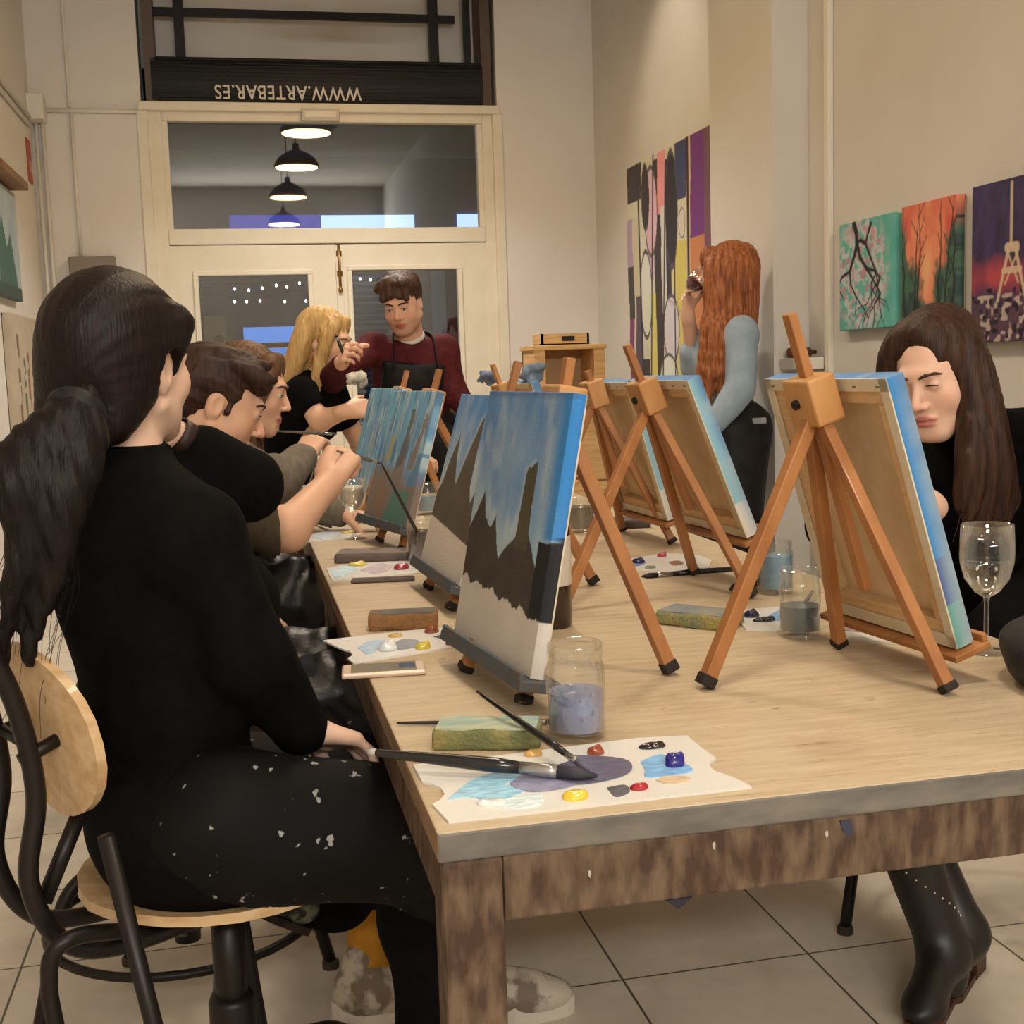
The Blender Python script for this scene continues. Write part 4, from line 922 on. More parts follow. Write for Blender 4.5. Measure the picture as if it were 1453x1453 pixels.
# water jars
jar('big near jar half full of blue-grey paint water', 0, 0, 829, 1056, .118, .0365, (132, 142, 178), .058)
jar('right-hand jar of grey-green water with a brush standing in it', 0, 0, 1147, 908, .112, .034, (100, 118, 126), .052)
jar('jar nearly full of cloudy light blue water behind the grey-green jar', 0, 0, 1110, 845, .105, .035, (124, 160, 186), .075)
jar('jar of dark brown water on the left with a long brush', 0, 0, 603, 800, .105, .036, (98, 86, 82), .075)
jar('far left jar of pale blue water under the easel legs', 0, 0, 609, 731, .10, .037, (150, 180, 198), .055)
jar('far jar of murky grey water behind the wine bottle', 0, 0, 829, 757, .10, .04, (130, 118, 106), .07)
# brushes
brush('large brush with long black handle sticking out past the near left table edge', T(524, 1067, .775), T(848, 1101, .760), .0075, (52, 50, 60), ferr=.16, br_=.17, tip_end=(170, 166, 160))
brush('slim black brush slanting across the green sponge onto the near palette', T(677, 981, .80), T(835, 1092, .764), .0042, (96, 92, 110), ferr=.08, br_=.09)
a = T(563, 1026, ZT+.004); b = T(786, 1024, ZT+.004); brush('thin black brush lying behind the green sponge', a, b, .0035, (30, 28, 30), ferr=.05, br_=.05)
brush('black brush lying in front of the second right easel', T(1090, 803, ZT+.005), T(910, 818, ZT+.005), .006, (34, 28, 40), ferr=.12, br_=.12)
brush('short thick dark brush beside the cloudy blue jar', T(1082, 824, ZT+.008), T(1036, 836, ZT+.008), .009, (26, 24, 30), ferr=.2, br_=.3)
c = T(603, 800, ZT)+V(0, .032, 0); e = atY(541, 657, c[1]-.10); e2 = c+V(.012, .0, .02); brush('long black brush leaning out of the dark brown water jar', e, e2, .004, (40, 30, 30), ferr=.1, br_=.1)
c = T(1147, 908, ZT)+V(0, .03, 0); brush('pale brush leaning inside the grey-green water jar', atY(1153, 838, c[1]+.02), c+V(-.012, 0, .02), .004, (120, 120, 120), hcol=(150, 150, 148), ferr=.2, br_=.2)
brush('small brush lying on the far left palette', T(470, 748, ZT+.012), T(445, 738, ZT+.012), .006, (80, 70, 80), hcol=(96, 84, 80), ferr=.2, br_=.2)
# sponges and boxes
def block(label, p0, p1, depth, h, m, mt, name='sponge_block', z=ZT):
    """front bottom edge runs from pixel p0 to p1"""
    a = T(*p0, z); b = T(*p1, z); ax = nrm(b-a); ay = np.cross(V(0, 0, 1), ax); L = np.linalg.norm(b-a)
    c = (a+b)/2+ay*depth/2+V(0, 0, h/2); t = thing(name, label, 'sponge' if 'sponge' in name else 'box', c-V(0, 0, h/2))
    F = Field(c-V(L, L, h*1.5), c+V(L, L, h*1.5), max(h/7, .004)); F.box(c, (L/2, depth/2, h/2), (ax, ay, V(0, 0, 1)), .004, .002); F.disp(ripple(.0012, 60, 60, 60, 3))
    F.obj('block_body', m, t)
    MB().obox(c+V(0, 0, h/2-.0005), ax, ay, V(0, 0, 1), L/2-.004, depth/2-.004, .0015).obj('painted_top', mt, t)
    return adopt(t)
spg = mat('sponge_green', (146, 134, 84), .9, col2=(112, 116, 76), nscale=22, bump=.6, bscale=160, contrast=(.4, .6)); spt = mat('sponge_green_top', (204, 200, 158), .9, col2=(142, 172, 172), nscale=14, stretch=(1, 3, 1), bump=.4, bscale=160)
block('yellow-green paint-stained sponge behind the near palette', (613, 1066), (766, 1066), .060, .026, spg, spt)
block('orange-brown sponge with grey top beside the overhanging palette', (523, 897), (621, 893), .05, .030, mat('sponge_brown', (160, 112, 66), .9, col2=(128, 94, 62), nscale=24, bump=.6, bscale=160), mat('sponge_grey_top', (120, 112, 98), .9, col2=(90, 92, 92), nscale=14, bump=.4, bscale=160))
block('yellow sponge streaked with blue between the two nearest right easels', (928, 886), (1030, 897), .075, .024, mat('sponge_yellow', (166, 148, 84), .9, col2=(110, 128, 104), nscale=22, bump=.6, bscale=160), mat('sponge_blue_top', (150, 148, 130), .9, col2=(112, 126, 142), nscale=14, bump=.4, bscale=160))
gb = mat('grey_card', (92, 80, 76), .7, col2=(110, 96, 88), nscale=12)
block('grey brown box lying behind the crimson and yellow palette', (474, 800), (588, 797), .09, .022, gb, mat('grey_card_top', (122, 108, 98), .7), 'card_box')
block('flat dark bar lying in front of the crimson and yellow palette', (497, 829), (589, 825), .02, .010, gb, gb, 'charcoal_bar')
block('dark flat box under the third right easel', (862, 752), (924, 749), .10, .022, mat('dark_card', (72, 64, 60), .7), gb, 'flat_box')
# phone
t = thing('smartphone', 'white-edged phone lying on the left table edge below the palette', 'phone', T(540, 948, ZT))
P = [T(x, y, ZT+.009) for x, y in ((481, 945), (598, 938), (607, 947), (490, 956))]
cc = sum(P)/4; ax = nrm(P[1]-P[0]); L = np.linalg.norm(P[1]-P[0])
ay = nrm(np.cross(V(0, 0, 1), ax)); D = .062
MB().obox(cc-V(0, 0, .0045), ax, ay, V(0, 0, 1), L/2, D/2, .0042, bev=.003).obj('phone_case', mat('phone_white', (214, 190, 170), .35, metal=.2), t)
MB().obox(cc+V(0, 0, .0002), ax, ay, V(0, 0, 1), L/2-.014, D/2-.005, .0006).obj('screen', mat('phone_glass', (140, 130, 112), .08, spec=.8), t); MB().obox(cc+V(0, 0, .0008)+ax*L*.28, ax, ay, V(0, 0, 1), .012, .014, .0004).obj('camera_window', mat('phone_dark', (60, 58, 56), .2), t); adopt(t)
# wine bottle
bc = T(788, 893, ZT)+V(0, .03, 0); t = thing('wine_bottle', 'dark wine bottle with white label behind the castle skyline painting', 'bottle', bc)
bg = mat('bottle_glass', (44, 26, 16), .12, spec=.7, col2=(52, 32, 20), nscale=4)
MB().lathe(bc, [(.001, .004), (.034, 0), (.0375, .006), (.0375, .185), (.034, .205), (.018, .235), (.0145, .25), (.0145, .285), (.017, .286), (.017, .298), (.012, .30)], 36).obj('bottle_body', bg, t, smooth=True)
MB().lathe(bc, [(.0378, .075), (.0381, .076), (.0381, .160), (.0378, .161)], 36, close=True).obj('label_paper', mat('label_paper', (212, 204, 188), .7, col2=(198, 170, 160), nscale=20, contrast=(.6, .7)), t, smooth=True)
MB().lathe(bc, [(.0150, .245), (.0152, .246), (.0176, .287), (.0176, .299), (.001, .3008)], 28).obj('capsule', mat('capsule_green', (70, 78, 40), .4), t, smooth=True); adopt(t)
# wine glasses
wg = thin_glass('wine_glass', (.985, .985, .98), .025, .02, .75)
def wineglass(label, c, H, R, liquid=None, tilt=None, level=.5, M=None):
    c = np.asarray(c, float); ax = V(0, 0, 1) if tilt is None else nrm(tilt); t = thing('wine_glass', label, 'glass', c)
    s = H/.2
    bowl = [(.0035, .085*s), (R*.45, .094*s), (R*.82, .115*s), (R*.98, .14*s), (R, .155*s), (R*.95, H), (R*.93, H), (R*.97, .155*s), (R*.95, .14*s), (R*.79, .117*s), (R*.42, .097*s), (.001, .092*s)]
    MB().lathe(c, bowl, 36, ax=ax, close=True).obj('bowl', wg, t, smooth=True)
    MB().lathe(c, [(R*.92, 0), (R*.92, .0015), (R*.3, .004), (.006, .010), (.0036, .02), (.0034, .075*s), (.005, .086*s)], 30, ax=ax).obj('stem', wg, t, smooth=True)
    if liquid:
        zl = .093*s+(H-.093*s)*level
        pr = [(r_*.97, h_) for r_, h_ in ((.001, .0935*s), (R*.41, .099*s), (R*.78, .119*s), (R*.94, .142*s))]
        if zl > .155*s: pr.append((R*.955, .155*s))
        pr.append((R*.94, zl)); pr.append((.001, zl+.0004)); MB().lathe(c, pr, 36, ax=ax).obj('liquid', liquid, t, smooth=True)
    return adopt(t)
wtr = thin_glass('clear_water', (.93, .95, .94), .05, .02, .5)
wineglass('tall wine glass of water at the right table edge', T(1410, 928, ZT)+V(0, .02, 0), .195, .040, wtr, level=.46)
wineglass('empty wine glass on the left under the raised painting hand', T(505, 766, ZT)+V(0, .03, 0), .165, .036)
cp = T(497, 735, ZT)+V(0, -.03, 0); t = thing('paper_cup', 'white paper cup behind the empty wine glass', 'cup', cp)
MB().lathe(cp, [(.001, .002), (.03, 0), (.04, .10), (.042, .102), (.038, .10), (.028, .006), (.001, .006)], 28).obj('cup_wall', mat('paper_white', (222, 214, 196), .8), t, smooth=True); MB().lathe(cp, [(.038, .096), (.0405, .103), (.042, .1), (.04, .094)], 28, close=True).obj('rim', mat('paper_rim', (228, 222, 206), .7), t, smooth=True); adopt(t)
for k, (c_, lab) in enumerate((((176, 186, 190), 'pale drawing pad, top of the pile at the far left of the table'), ((214, 206, 186), 'cream drawing pad, middle of the pile at the far left of the table'), ((150, 120, 88), 'brown drawing pad, bottom of the pile at the far left of the table'))):
    z0 = ZT+.001+(2-k)*.026; t = thing('drawing_pad', lab, 'pad', (.29, 4.1, z0)); MB().box((.185+k*.006, 3.99, z0), (.40, 4.25, z0+.024), bev=.002).obj('pages', mat('pad_%d' % k, c_, .8), t); MB().box((.183+k*.006, 3.985, z0+.022), (.402, 4.255, z0+.0255)).obj('cover', mat('pad_cover_%d' % k, tuple(int(v*.85) for v in c_), .6), t); adopt(t)
# crumpled paper on the far easels
def basis_any(rr):
    a = nrm([rr.uniform(-1, 1) for _ in range(3)]); b_ = nrm(np.cross(a, [.3, .5, .8])); return np.array([a, b_, np.cross(a, b_)])
def crumple(label, px_, py_, Y, r, col, sup=None):
    c = atY(px_, py_, Y); F = Field(c-r*1.8, c+r*1.8, r/9); F.ell(c, (r, r*.7, r*.75), k=.01); rr = random.Random(int(px_))
    for k in range(22): F.ell(c+V(rr.uniform(-1, 1), rr.uniform(-.6, .6), rr.uniform(-.7, .7))*r*.95, V(rr.uniform(.15, .5), rr.uniform(.15, .5), rr.uniform(.15, .5))*r, basis_any(rr), k=.002)
    F.disp(ripple(r*.12, 3.5/r, 3.5/r, 3.5/r, 4)); o = F.obj('crumpled_towel', mat('towel_%d_%d_%d' % col, col, .9, col2=tuple(int(v*.75) for v in col), nscale=40)); return tag(o, label, 'towel')
# black bag at the right edge
bgc = V(1.045, 1.40, ZT); F = Field(bgc-V(.14, .24, .02), bgc+V(.2, .26, .16), .006)
F.ell(bgc+V(.02, .0, .045), (.085, .13, .062), k=.02); F.ell(bgc+V(.05, .0, .045), (.06, .13, .05), k=.04); F.ell(bgc+V(.05, -.07, .04), (.08, .08, .05), k=.03); F.cut(bgc+V(0, 0, .001), V(0, 0, -1)); F.disp(ripple(.003, 40, 40, 50, 5))
t = thing('black_bag', 'black soft bag lying on the table at the right picture edge', 'bag', bgc); F.obj('bag_body', mat('bag_black', (20, 19, 20), .6, bump=.2, bscale=60), t)
MB().tube(crom([bgc+V(.03, -.08, .09), bgc+V(.06, -.05, .135), bgc+V(.08, .02, .14), bgc+V(.08, .08, .10)], 6), .006, 8).obj('strap', mat('bag_strap', (28, 26, 26), .5), t, smooth=True); adopt(t)

# ================================================================ STOOLS
st_iron = mat('stool_iron', (34, 29, 26), .42, metal=.5, spec=.5)
seat_w = mat('stool_plywood', (214, 184, 142), .42, col2=(194, 158, 114), nscale=4, stretch=(3, 14, 14), coat=.15)
def stool(label, cx, cy, ang, zs=.47, legrot=.785, back=True, col=True, rleg=.28, backrest_tilt=.16, low=False, zr=.26, boff=0., extra=(), strut=True):
    """ang = heading the sitter faces"""
    f = V(math.cos(ang), math.sin(ang), 0); s = V(-math.sin(ang), math.cos(ang), 0); up = V(0, 0, 1); c = V(cx, cy, 0)
    t = thing('swivel_stool', label, 'stool', c, 'industrial swivel stools around the table')
    # saddle seat: rounded plate, dished, front edge rolled down
    N = 26; v = []; fc = []
    for top in (1, 0):
        for i in range(9):
            rr = i/8
            for j in range(N):
                a = 2*PI*j/N; x = math.cos(a)*.215*rr; y = math.sin(a)*.195*rr
                x = x*(1+.06*math.cos(a)); z = zs+.016*(rr*rr)*abs(math.sin(a))-.02*max(0, x/.19)**3+.014*max(0, -x/.19)**2-(0 if top else .014)
                v.append(c+f*x+s*y+up*z)
    for tp in (0, 1):
        o = tp*9*N
        for i in range(8):
            for j in range(N):
                k = (j+1) % N; q = (o+i*N+j, o+(i+1)*N+j, o+(i+1)*N+k, o+i*N+k); fc.append(q if tp == 0 else q[::-1])
    for j in range(N): k = (j+1) % N; fc.append((8*N+j, 17*N+j, 17*N+k, 8*N+k))
    mb = MB(); mb.add(v, fc); mb.obj('seat', seat_w, t, smooth=True).data.set_sharp_from_angle(angle=.7)
    MB().lathe(c, [(.024, .16), (.024, zs-.016)], 20).obj('column', st_iron, t, smooth=True)
    MB().lathe(c, [(.040, .19), (.044, .195), (.044, .335), (.038, .345)] if not low else [(.034, 0), (.034, .29), (.030, .30)], 22).obj('sleeve', st_iron, t, smooth=True)
    MB().lathe(c, [(.09, zs-.028), (.09, zs-.014)], 22).obj('seat_plate', st_iron, t)
    for k in range(4):
        a = ang+legrot+k*PI/2; d = V(math.cos(a), math.sin(a), 0)
        if low: p = crom([c+d*.03+up*.15, c+d*.14+up*.16, c+d*.23+up*.13, c+d*.28+up*.07, c+d*rleg+up*.012], 7)
        else: p = crom([c+d*.03+up*.33, c+d*.14+up*.345, c+d*.215+up*.31, c+d*.25+up*.2, c+d*rleg+up*.012], 7)
        lo = MB().tube(p, .0125, 10).obj('leg', st_iron, t, smooth=True); MB().lathe(c+d*rleg, [(.017, 0), (.017, .014), (.012, .018)], 12).obj('foot_pad', mat('foot_pad', (60, 50, 40), .6), lo)
    pts = [c+V(math.cos(a), math.sin(a), 0)*.246+up*zr for a in np.linspace(0, 2*PI, 41)]
    if not low: MB().tube(pts, .0085, 8, caps=False).obj('foot_ring', st_iron, t, smooth=True)
    f = f*1.; cb = c; c = c-f*boff
    for e in extra: MB().tube(e, .011, 10).obj('leg', st_iron, t, smooth=True)
    if back:
        for sg in (-1, 1):
            y = .062
            p = crom([cb+f*.02+s*sg*y*.8+up*(zs-.03), c-f*.14+s*sg*y+up*(zs-.032), c-f*.225+s*sg*y+up*(zs+.00), c-f*.262+s*sg*y+up*(zs+.09), c-f*.245+s*sg*y+up*(zs+.20), c-f*.262+s*sg*y+up*(zs+.32), c-f*.30+s*sg*y+up*(zs+.42)], 7)
            MB().tube(p, .0125, 10).obj('back_tube', st_iron, t, smooth=True)
            if strut: MB().tube([cb-f*.12+s*sg*.12+up*(zs-.016), c-f*.248+s*sg*.068+up*(zs+.11)], .006, 8).obj('side_strut', st_iron, t, smooth=True)
        bc = c-f*.212+up*(zs+.265); bu = nrm(up-f*backrest_tilt); bn = np.cross(bu, s) if (np.cross(bu, s) @ f) > 0 else -np.cross(bu, s)
        v = []; fc = []
        for top in (1, 0):
            for i in range(7):
                rr = i/6
                for j in range(N):
                    a = 2*PI*j/N; x = math.copysign(abs(math.cos(a))**.9, math.cos(a))*.145*rr; z = math.copysign(abs(math.sin(a))**.9, math.sin(a))*.115*rr
                    v.append(bc+s*x+bu*z+bn*(.9*x*x+(.006 if top else -.006)))
        for tp in (0, 1):
            o = tp*7*N
            for i in range(6):
                for j in range(N): k = (j+1) % N; q = (o+i*N+j, o+(i+1)*N+j, o+(i+1)*N+k, o+i*N+k); fc.append(q[::-1] if tp == 0 else q)
        for j in range(N): k = (j+1) % N; fc.append((6*N+j, 13*N+j, 13*N+k, 6*N+k))
        mb = MB(); mb.add(v, fc); mb.obj('backrest', seat_w, t, smooth=True).data.set_sharp_from_angle(angle=.7)
        for sg in (-1, 1): MB().tube([bc-bn*.05+s*sg*.062+up*-.01, bc+bn*.008+s*sg*.062], .009, 10).obj('back_bolt', st_iron, t, smooth=True)
        MB().tube([bc-bn*.032-s*.066, bc-bn*.032+s*.066], .008, 10).obj('cross_bar', st_iron, t, smooth=True)
    return adopt(t)
stool('swivel stool with oval plywood back carrying the ponytail woman', -.060, 1.78, .50, .49, .3, low=True, boff=.035, strut=False, extra=[[(-.185, 1.50, .66), (-.077, 1.49, .0)], crom([atY(262, 1318, 1.74), atY(160, 1322, 1.60), atY(105, 1330, 1.56), atY(76, 1352, 1.55), atY(70, 1390, 1.55), atY(82, 1470, 1.55), (-.215, 1.55, 0)], 5), [atY(116, 1145, 1.64), atY(62, 1280, 1.60)]])
stool('swivel stool under the man painting on the left side', -.15, 2.29, .0, .47, .47, back=False, rleg=.30, zr=.21)
stool('swivel stool under the woman in grey sweater', -.08, 3.42, 0, .50)
stool('empty swivel stool with pale wood seat between the seated painters and the door', -.04, 4.15, .1, .58)
stool('swivel stool under the dark-haired woman on the right side', 1.46, 2.28, PI-.1, .47, .12)
stool('empty swivel stool on the right side in front of the redhead', 1.50, 3.35, PI, .47, .5)
crumple('blue-grey crumpled towel on the farthest right canvas, nearer lump', 757, 531, 3.84, .040, (126, 142, 160))
crumple('blue-grey crumpled towel on the farthest right canvas, farther lump', 692, 536, 4.06, .028, (110, 126, 150))
crumple('white crumpled paper towel on the fourth left canvas', 506, 536, 3.90, .028, (208, 200, 184))
# ================================================================ PEOPLE
skin_m = attr_mat('skin', 'Col', .5, .35, bump=.03, bscale=300)
skin_m.node_tree.nodes['Principled BSDF'].inputs['Subsurface Weight'].default_value = .12
skin_m.node_tree.nodes['Principled BSDF'].inputs['Subsurface Radius'].default_value = (.01, .004, .002)
skin_m.node_tree.nodes['Principled BSDF'].inputs['Subsurface Scale'].default_value = .6
def hair_mat(name, c1, c2, rough=.42):
    return mat(name, c1, rough+.1, spec=.22, col2=c2, nscale=26, stretch=(5, 5, .35), bump=.22, bscale=60, contrast=(.32, .68), detail=6)
def cloth(name, c, c2=None, rough=.85, bump=.12): return mat(name, c, rough, spec=.2, col2=c2 or tuple(int(v*.85) for v in c), nscale=40, bump=bump, bscale=300)
apron_m = mat('apron_black', (15, 13, 13), .7, spec=.15, col2=(150, 150, 148), nscale=48, contrast=(.68, .70), detail=3, bump=.1, bscale=40)
apron_p = mat('apron_plain_black', (13, 12, 12), .6, spec=.3, col2=(30, 28, 28), nscale=20, bump=.1, bscale=60)
def frame(P):
    L = nrm(P['shR']-P['shL']); U = nrm(P['neck']-P['pel']); Fd = nrm(np.cross(U, L)); U2 = np.cross(L, Fd); return L, U2, Fd
def torso(F, P, o, fem=True, s=1., k=.035, bust=True):
    """chest, waist and pelvis volumes grown by o"""
    L, U, Fd = frame(P); pel, nk = P['pel'], P['neck']; A = np.array([L, Fd, U])
    hl = nrm(P['hipR']-P['hipL']); hf = nrm(np.cross(V(0, 0, 1), hl)); AP = np.array([hl, hf, V(0, 0, 1)])
    sp = nk-pel
    F.ell(pel+V(0, 0, .005), (V(.162, .118, .105) if fem else V(.16, .12, .10))*s+o, AP, k)
    F.ell(pel+sp*.36, (V(.122, .092, .15) if fem else V(.142, .105, .16))*s+o, A, k)
    F.ell(pel+sp*.68+Fd*.008, (V(.146, .105, .15) if fem else V(.168, .120, .16))*s+o, A, k)
    for sh in (P['shL'], P['shR']):
        F.cone(sh-V(0, 0, .006), pel+sp*.80, .050*s+o, .070*s+o, k); F.cone(nk-U*.01-Fd*.01, sh-V(0, 0, .004), .045*s+o, .046*s+o, k)
    if fem and bust:
        for sg in (-1, 1): F.ell(pel+sp*.62+L*sg*.068*s+Fd*.082*s, V(.06, .052, .06)*s+o, A, .03)
def arm(F, sh, el, wr, o, s=1., k=.02, fr=1., cuff=0.):
    F.cone(sh, el, .050*s+o, .040*s+o, k)
    if fr > 0: F.cone(el, el+(wr-el)*fr, .041*s+o+cuff, (.041+(.027-.041)*fr)*s+o+cuff, k)
def leg(F, hip, kn, an, o, s=1., k=.03, fr=1., flare=0.):
    F.cone(hip, kn, .083*s+o, .058*s+o, k); F.cone(kn, kn+(an-kn)*.35, .056*s+o, .056*s+o+flare*.3, k)
    if fr > .35: F.cone(kn+(an-kn)*.35, kn+(an-kn)*fr, .056*s+o+flare*.3, .040*s+o+flare, k)
def head(F, hc, A, s=1., male=False, eyes=True, neck=None, mouth=0.):
    q = lambda x, y, z: hc+s*(A[0]*x+A[1]*y+A[2]*z); R = lambda *r: s*V(*r)
    m = 1.06 if male else 1.
    F.ell(q(0, -.018, .035), R(.073, .092, .083), A, .02*s); F.ell(q(0, .03, -.018), R(.061*m, .060, .085), A, .025*s)
    F.ell(q(0, .033, -.072), R(.047*m*m, .048, .040), A, .03*s); F.ell(q(0, .066, -.103), R(.019*m, .017, .015), A, .022*s)
    for g in (-1, 1):
        F.cone(q(g*.060*m, -.005, -.055), q(g*.022, .066, -.100), .014*s, .012*s, .03*s)
        F.ell(q(g*.040, .056, -.032), R(.023, .020, .024), A, .02*s)
        F.ell(q(g*.071, -.010, -.010), R(.011, .019, .031), A, .006*s); F.ell(q(g*.080, -.004, -.006), R(.006, .010, .016), A, .005*s, '-')
    F.cone(q(-.030, .081, .024), q(.030, .081, .024), .010*s*m, .010*s*m, .016*s)
    for g in (-1, 1):
        F.ell(q(g*.031, .097, .002), R(.0185, .014, .011), A, .010*s, '-'); F.ell(q(g*.031, .0765, .002), R(.0138, .0138, .0128), A, .004*s)
    F.cone(q(0, .084, .012), q(0, .107, -.031), .0065*s*m, .0098*s*m, .009*s)
    for g in (-1, 1): F.ell(q(g*.0115*m, .096, -.036), R(.0078, .009, .0070), A, .005*s)
    F.ell(q(0, .0855, -.0625), R(.0245, .011, .0060), A, .005*s); F.ell(q(0, .0845, -.0735), R(.021, .0115, .0070), A, .005*s)
    F.cone(q(-.023, .091, -.0680), q(.023, .091, -.0680), .0015*s, .0015*s, .003*s, '-')
    if eyes:
        for g in (-1, 1): F.ell(q(g*.031, .094, .0005), R(.0125, .018, .0040), A, .002*s, '-')
    if neck is not None: F.cone(q(0, -.020, -.06), neck, .050*s*(1.12 if male else .94), .056*s*(1.12 if male else .96), .02*s)
def face_extras(t, hc, A, s, browc, eyes=True, iris=(60, 40, 28), male=False, lash=True):
    q = lambda x, y, z: hc+s*(A[0]*x+A[1]*y+A[2]*z); bm_ = mat('brow_%d' % browc[0], browc, .7)
    for g in (-1, 1):
        MB().tube([q(g*.012, .0925, .0205), q(g*.026, .0925, .0255), q(g*.040, .084, .0255), q(g*.049, .073, .020)], [.0026*s, .0036*s, .0032*s, .0015*s], 8).obj('eyebrow', bm_, t, smooth=True)
        if eyes:
            e = MB().ell(q(g*.031, .0765, .001), (.0122*s, .0122*s, .0122*s), 16, ax=A).obj('eye', mat('eye_white', (214, 206, 196), .25), t, smooth=True)
            d = nrm(A[1]*1+A[2]*-.25); c = q(g*.031, .0765, .001)+d*.0113*s
            MB().lathe(c, [(.0048*s, -.001*s), (.0045*s, .0006*s), (.001*s, .0012*s)], 14, ax=d).obj('iris', mat('iris_%d' % iris[0], iris, .15), e, smooth=True)
        if lash:
            MB().tube([q(g*.018, .0895, .0035), q(g*.026, .0925, .0048), q(g*.036, .0915, .0045), q(g*.044, .0855, .0015)], [.0008*s, .0014*s, .0014*s, .0008*s], 6).obj('eyelashes', mat('lash_black', (24, 18, 16), .6), t, smooth=True)
def skincol(base, hc, A, s, lips=(176, 96, 88), cheek=(214, 140, 116), stubble=None):
    b = np.array(s2l(base)); 
    def fn(v):
        c = np.tile(b, (len(v), 1)); d = (v-hc)/s; x = d @ A[0]; y = d @ A[1]; z = d @ A[2]
        def mixin(mask, col): 
            m = np.clip(mask, 0, 1)[:, None]; c[:] = c*(1-m)+np.array(s2l(col))*m
        for g in (-1, 1): mixin(.5*np.clip(1-np.sqrt(((x-g*.042)/.03)**2+((y-.06)/.04)**2+((z+.032)/.026)**2), 0, 1)*1.6, cheek)
        mixin(.35*np.clip(1.3-np.sqrt((x/.016)**2+((y-.108)/.02)**2+((z+.033)/.014)**2), 0, 1), cheek)
        if stubble is not None: mixin(.45*np.clip((-.045-z)/.02, 0, 1)*np.clip((y+.02)/.04, 0, 1)*(z > -.13)*(np.abs(x) < .08), stubble)
        lp = np.sqrt((x/.0255)**2+((z+.068)/.0115)**2); mixin(np.clip((1.05-lp)*5, 0, 1)*(y > .078), lips); return c
    return fn
def hand(F, w, d, n, side, s=1., curl=(.5, .7, .5), spread=.10, thumb=(.7, .6, .35), thumbcurl=.5, k=.005, curls=None):
    """w wrist, d towards fingers, n palm side; side 'L'/'R'"""
    d = nrm(d); n = nrm(n-d*(n @ d)); st = np.cross(n, d)*(-1 if side == 'R' else 1)      # thumb side
    F.cone(w-d*.02*s, w+d*.012*s, .026*s, .027*s, .015)
    kn = []
    for i, o in enumerate((.030, .010, -.010, -.029)):
        b = w+d*(.086, .090, .086, .078)[i]*s+st*o*s; kn.append(b); F.cone(w+d*.02*s+st*o*.55*s, b, .0165*s, .0115*s, .010)
    F.ell(w+d*.045*s+st*.026*s+n*.008*s, V(.034, .018, .016)*s, np.array([nrm(d+st*.4), np.cross(n, nrm(d+st*.4)), n]), .010)
    for i in range(4):
        L = (.074, .082, .076, .060)[i]*s; r = (.0088, .0090, .0086, .0076)[i]*s; p = kn[i]; a = 0; dd = nrm(d+st*(1.5-i)*spread); cu = curl if curls is None else curls[i]
        for j, fr in enumerate((.45, .30, .25)):
            a += cu[j]; dv = dd*math.cos(a)+n*math.sin(a); e = p+dv*L*fr; F.cone(p, e, r*(1-.10*j), r*(.92-.10*j), k); p = e
    b = w+d*.024*s+st*.027*s+n*.006*s; tv = nrm(d*thumb[0]+st*thumb[1]+n*thumb[2]); m = b+tv*.046*s; F.cone(b, m, .0145*s, .0115*s, .008)
    tv2 = nrm(tv+(n*.6-st*.5+d*.2)*thumbcurl); e = m+tv2*.032*s; F.cone(m, e, .0112*s, .0100*s, k); tv3 = nrm(tv2+(n*.4-st*.3)*thumbcurl); F.cone(e, e+tv3*.024*s, .0100*s, .0082*s, k)
def basis(f, up=(0, 0, 1)):
    f = nrm(f); r = nrm(np.cross(f, np.asarray(up, float))); return np.array([r, f, np.cross(r, f)])
def bodybox(P, pad=.2):
    pts = np.array([p for p in P.values() if isinstance(p, np.ndarray) and p.shape == (3,)]); return pts.min(0)-pad, pts.max(0)+pad
def body(t, P, A, s, skin, fem=True, hf=.0032, h=.011, hands=(), eyes=True, hid=-.010, lips=(176, 96, 88), stub=None, bare=(), legs=True, barescale=0.):
    hc = P['head']; fine = [(hc-V(.125, .125, .15)*s, hc+V(.125, .125, .14)*s, hf)]
    for hd in hands: c = hd['w']+nrm(hd['d'])*.07; fine.append((c-.105, c+.105, hf))
    lo, hi = bodybox(P, .22); F = Field(lo, hi, h, fine)
    torso(F, P, hid, fem, s)
    for sd in 'LR':
        o = .001 if sd in bare else hid
        F.cone(P['sh'+sd], P['el'+sd], .050*s+hid, .040*s+o, .02); F.cone(P['el'+sd], P['wr'+sd], .041*s+o, .027*s+min(o, 0)*.3, .02)
        if legs: leg(F, P['hip'+sd], P['kn'+sd], P['an'+sd], hid-.004, s, fr=.86)
    head(F, hc, A, s, not fem, eyes, P['neck'])
    for hd in hands: hand(F, **hd)
    return F.obj('body', skin_m, t, colfn=skincol(skin, hc, A, s, lips, tuple(int(a*.5+b*.5) for a, b in zip(skin, (214, 120, 96))), stub))
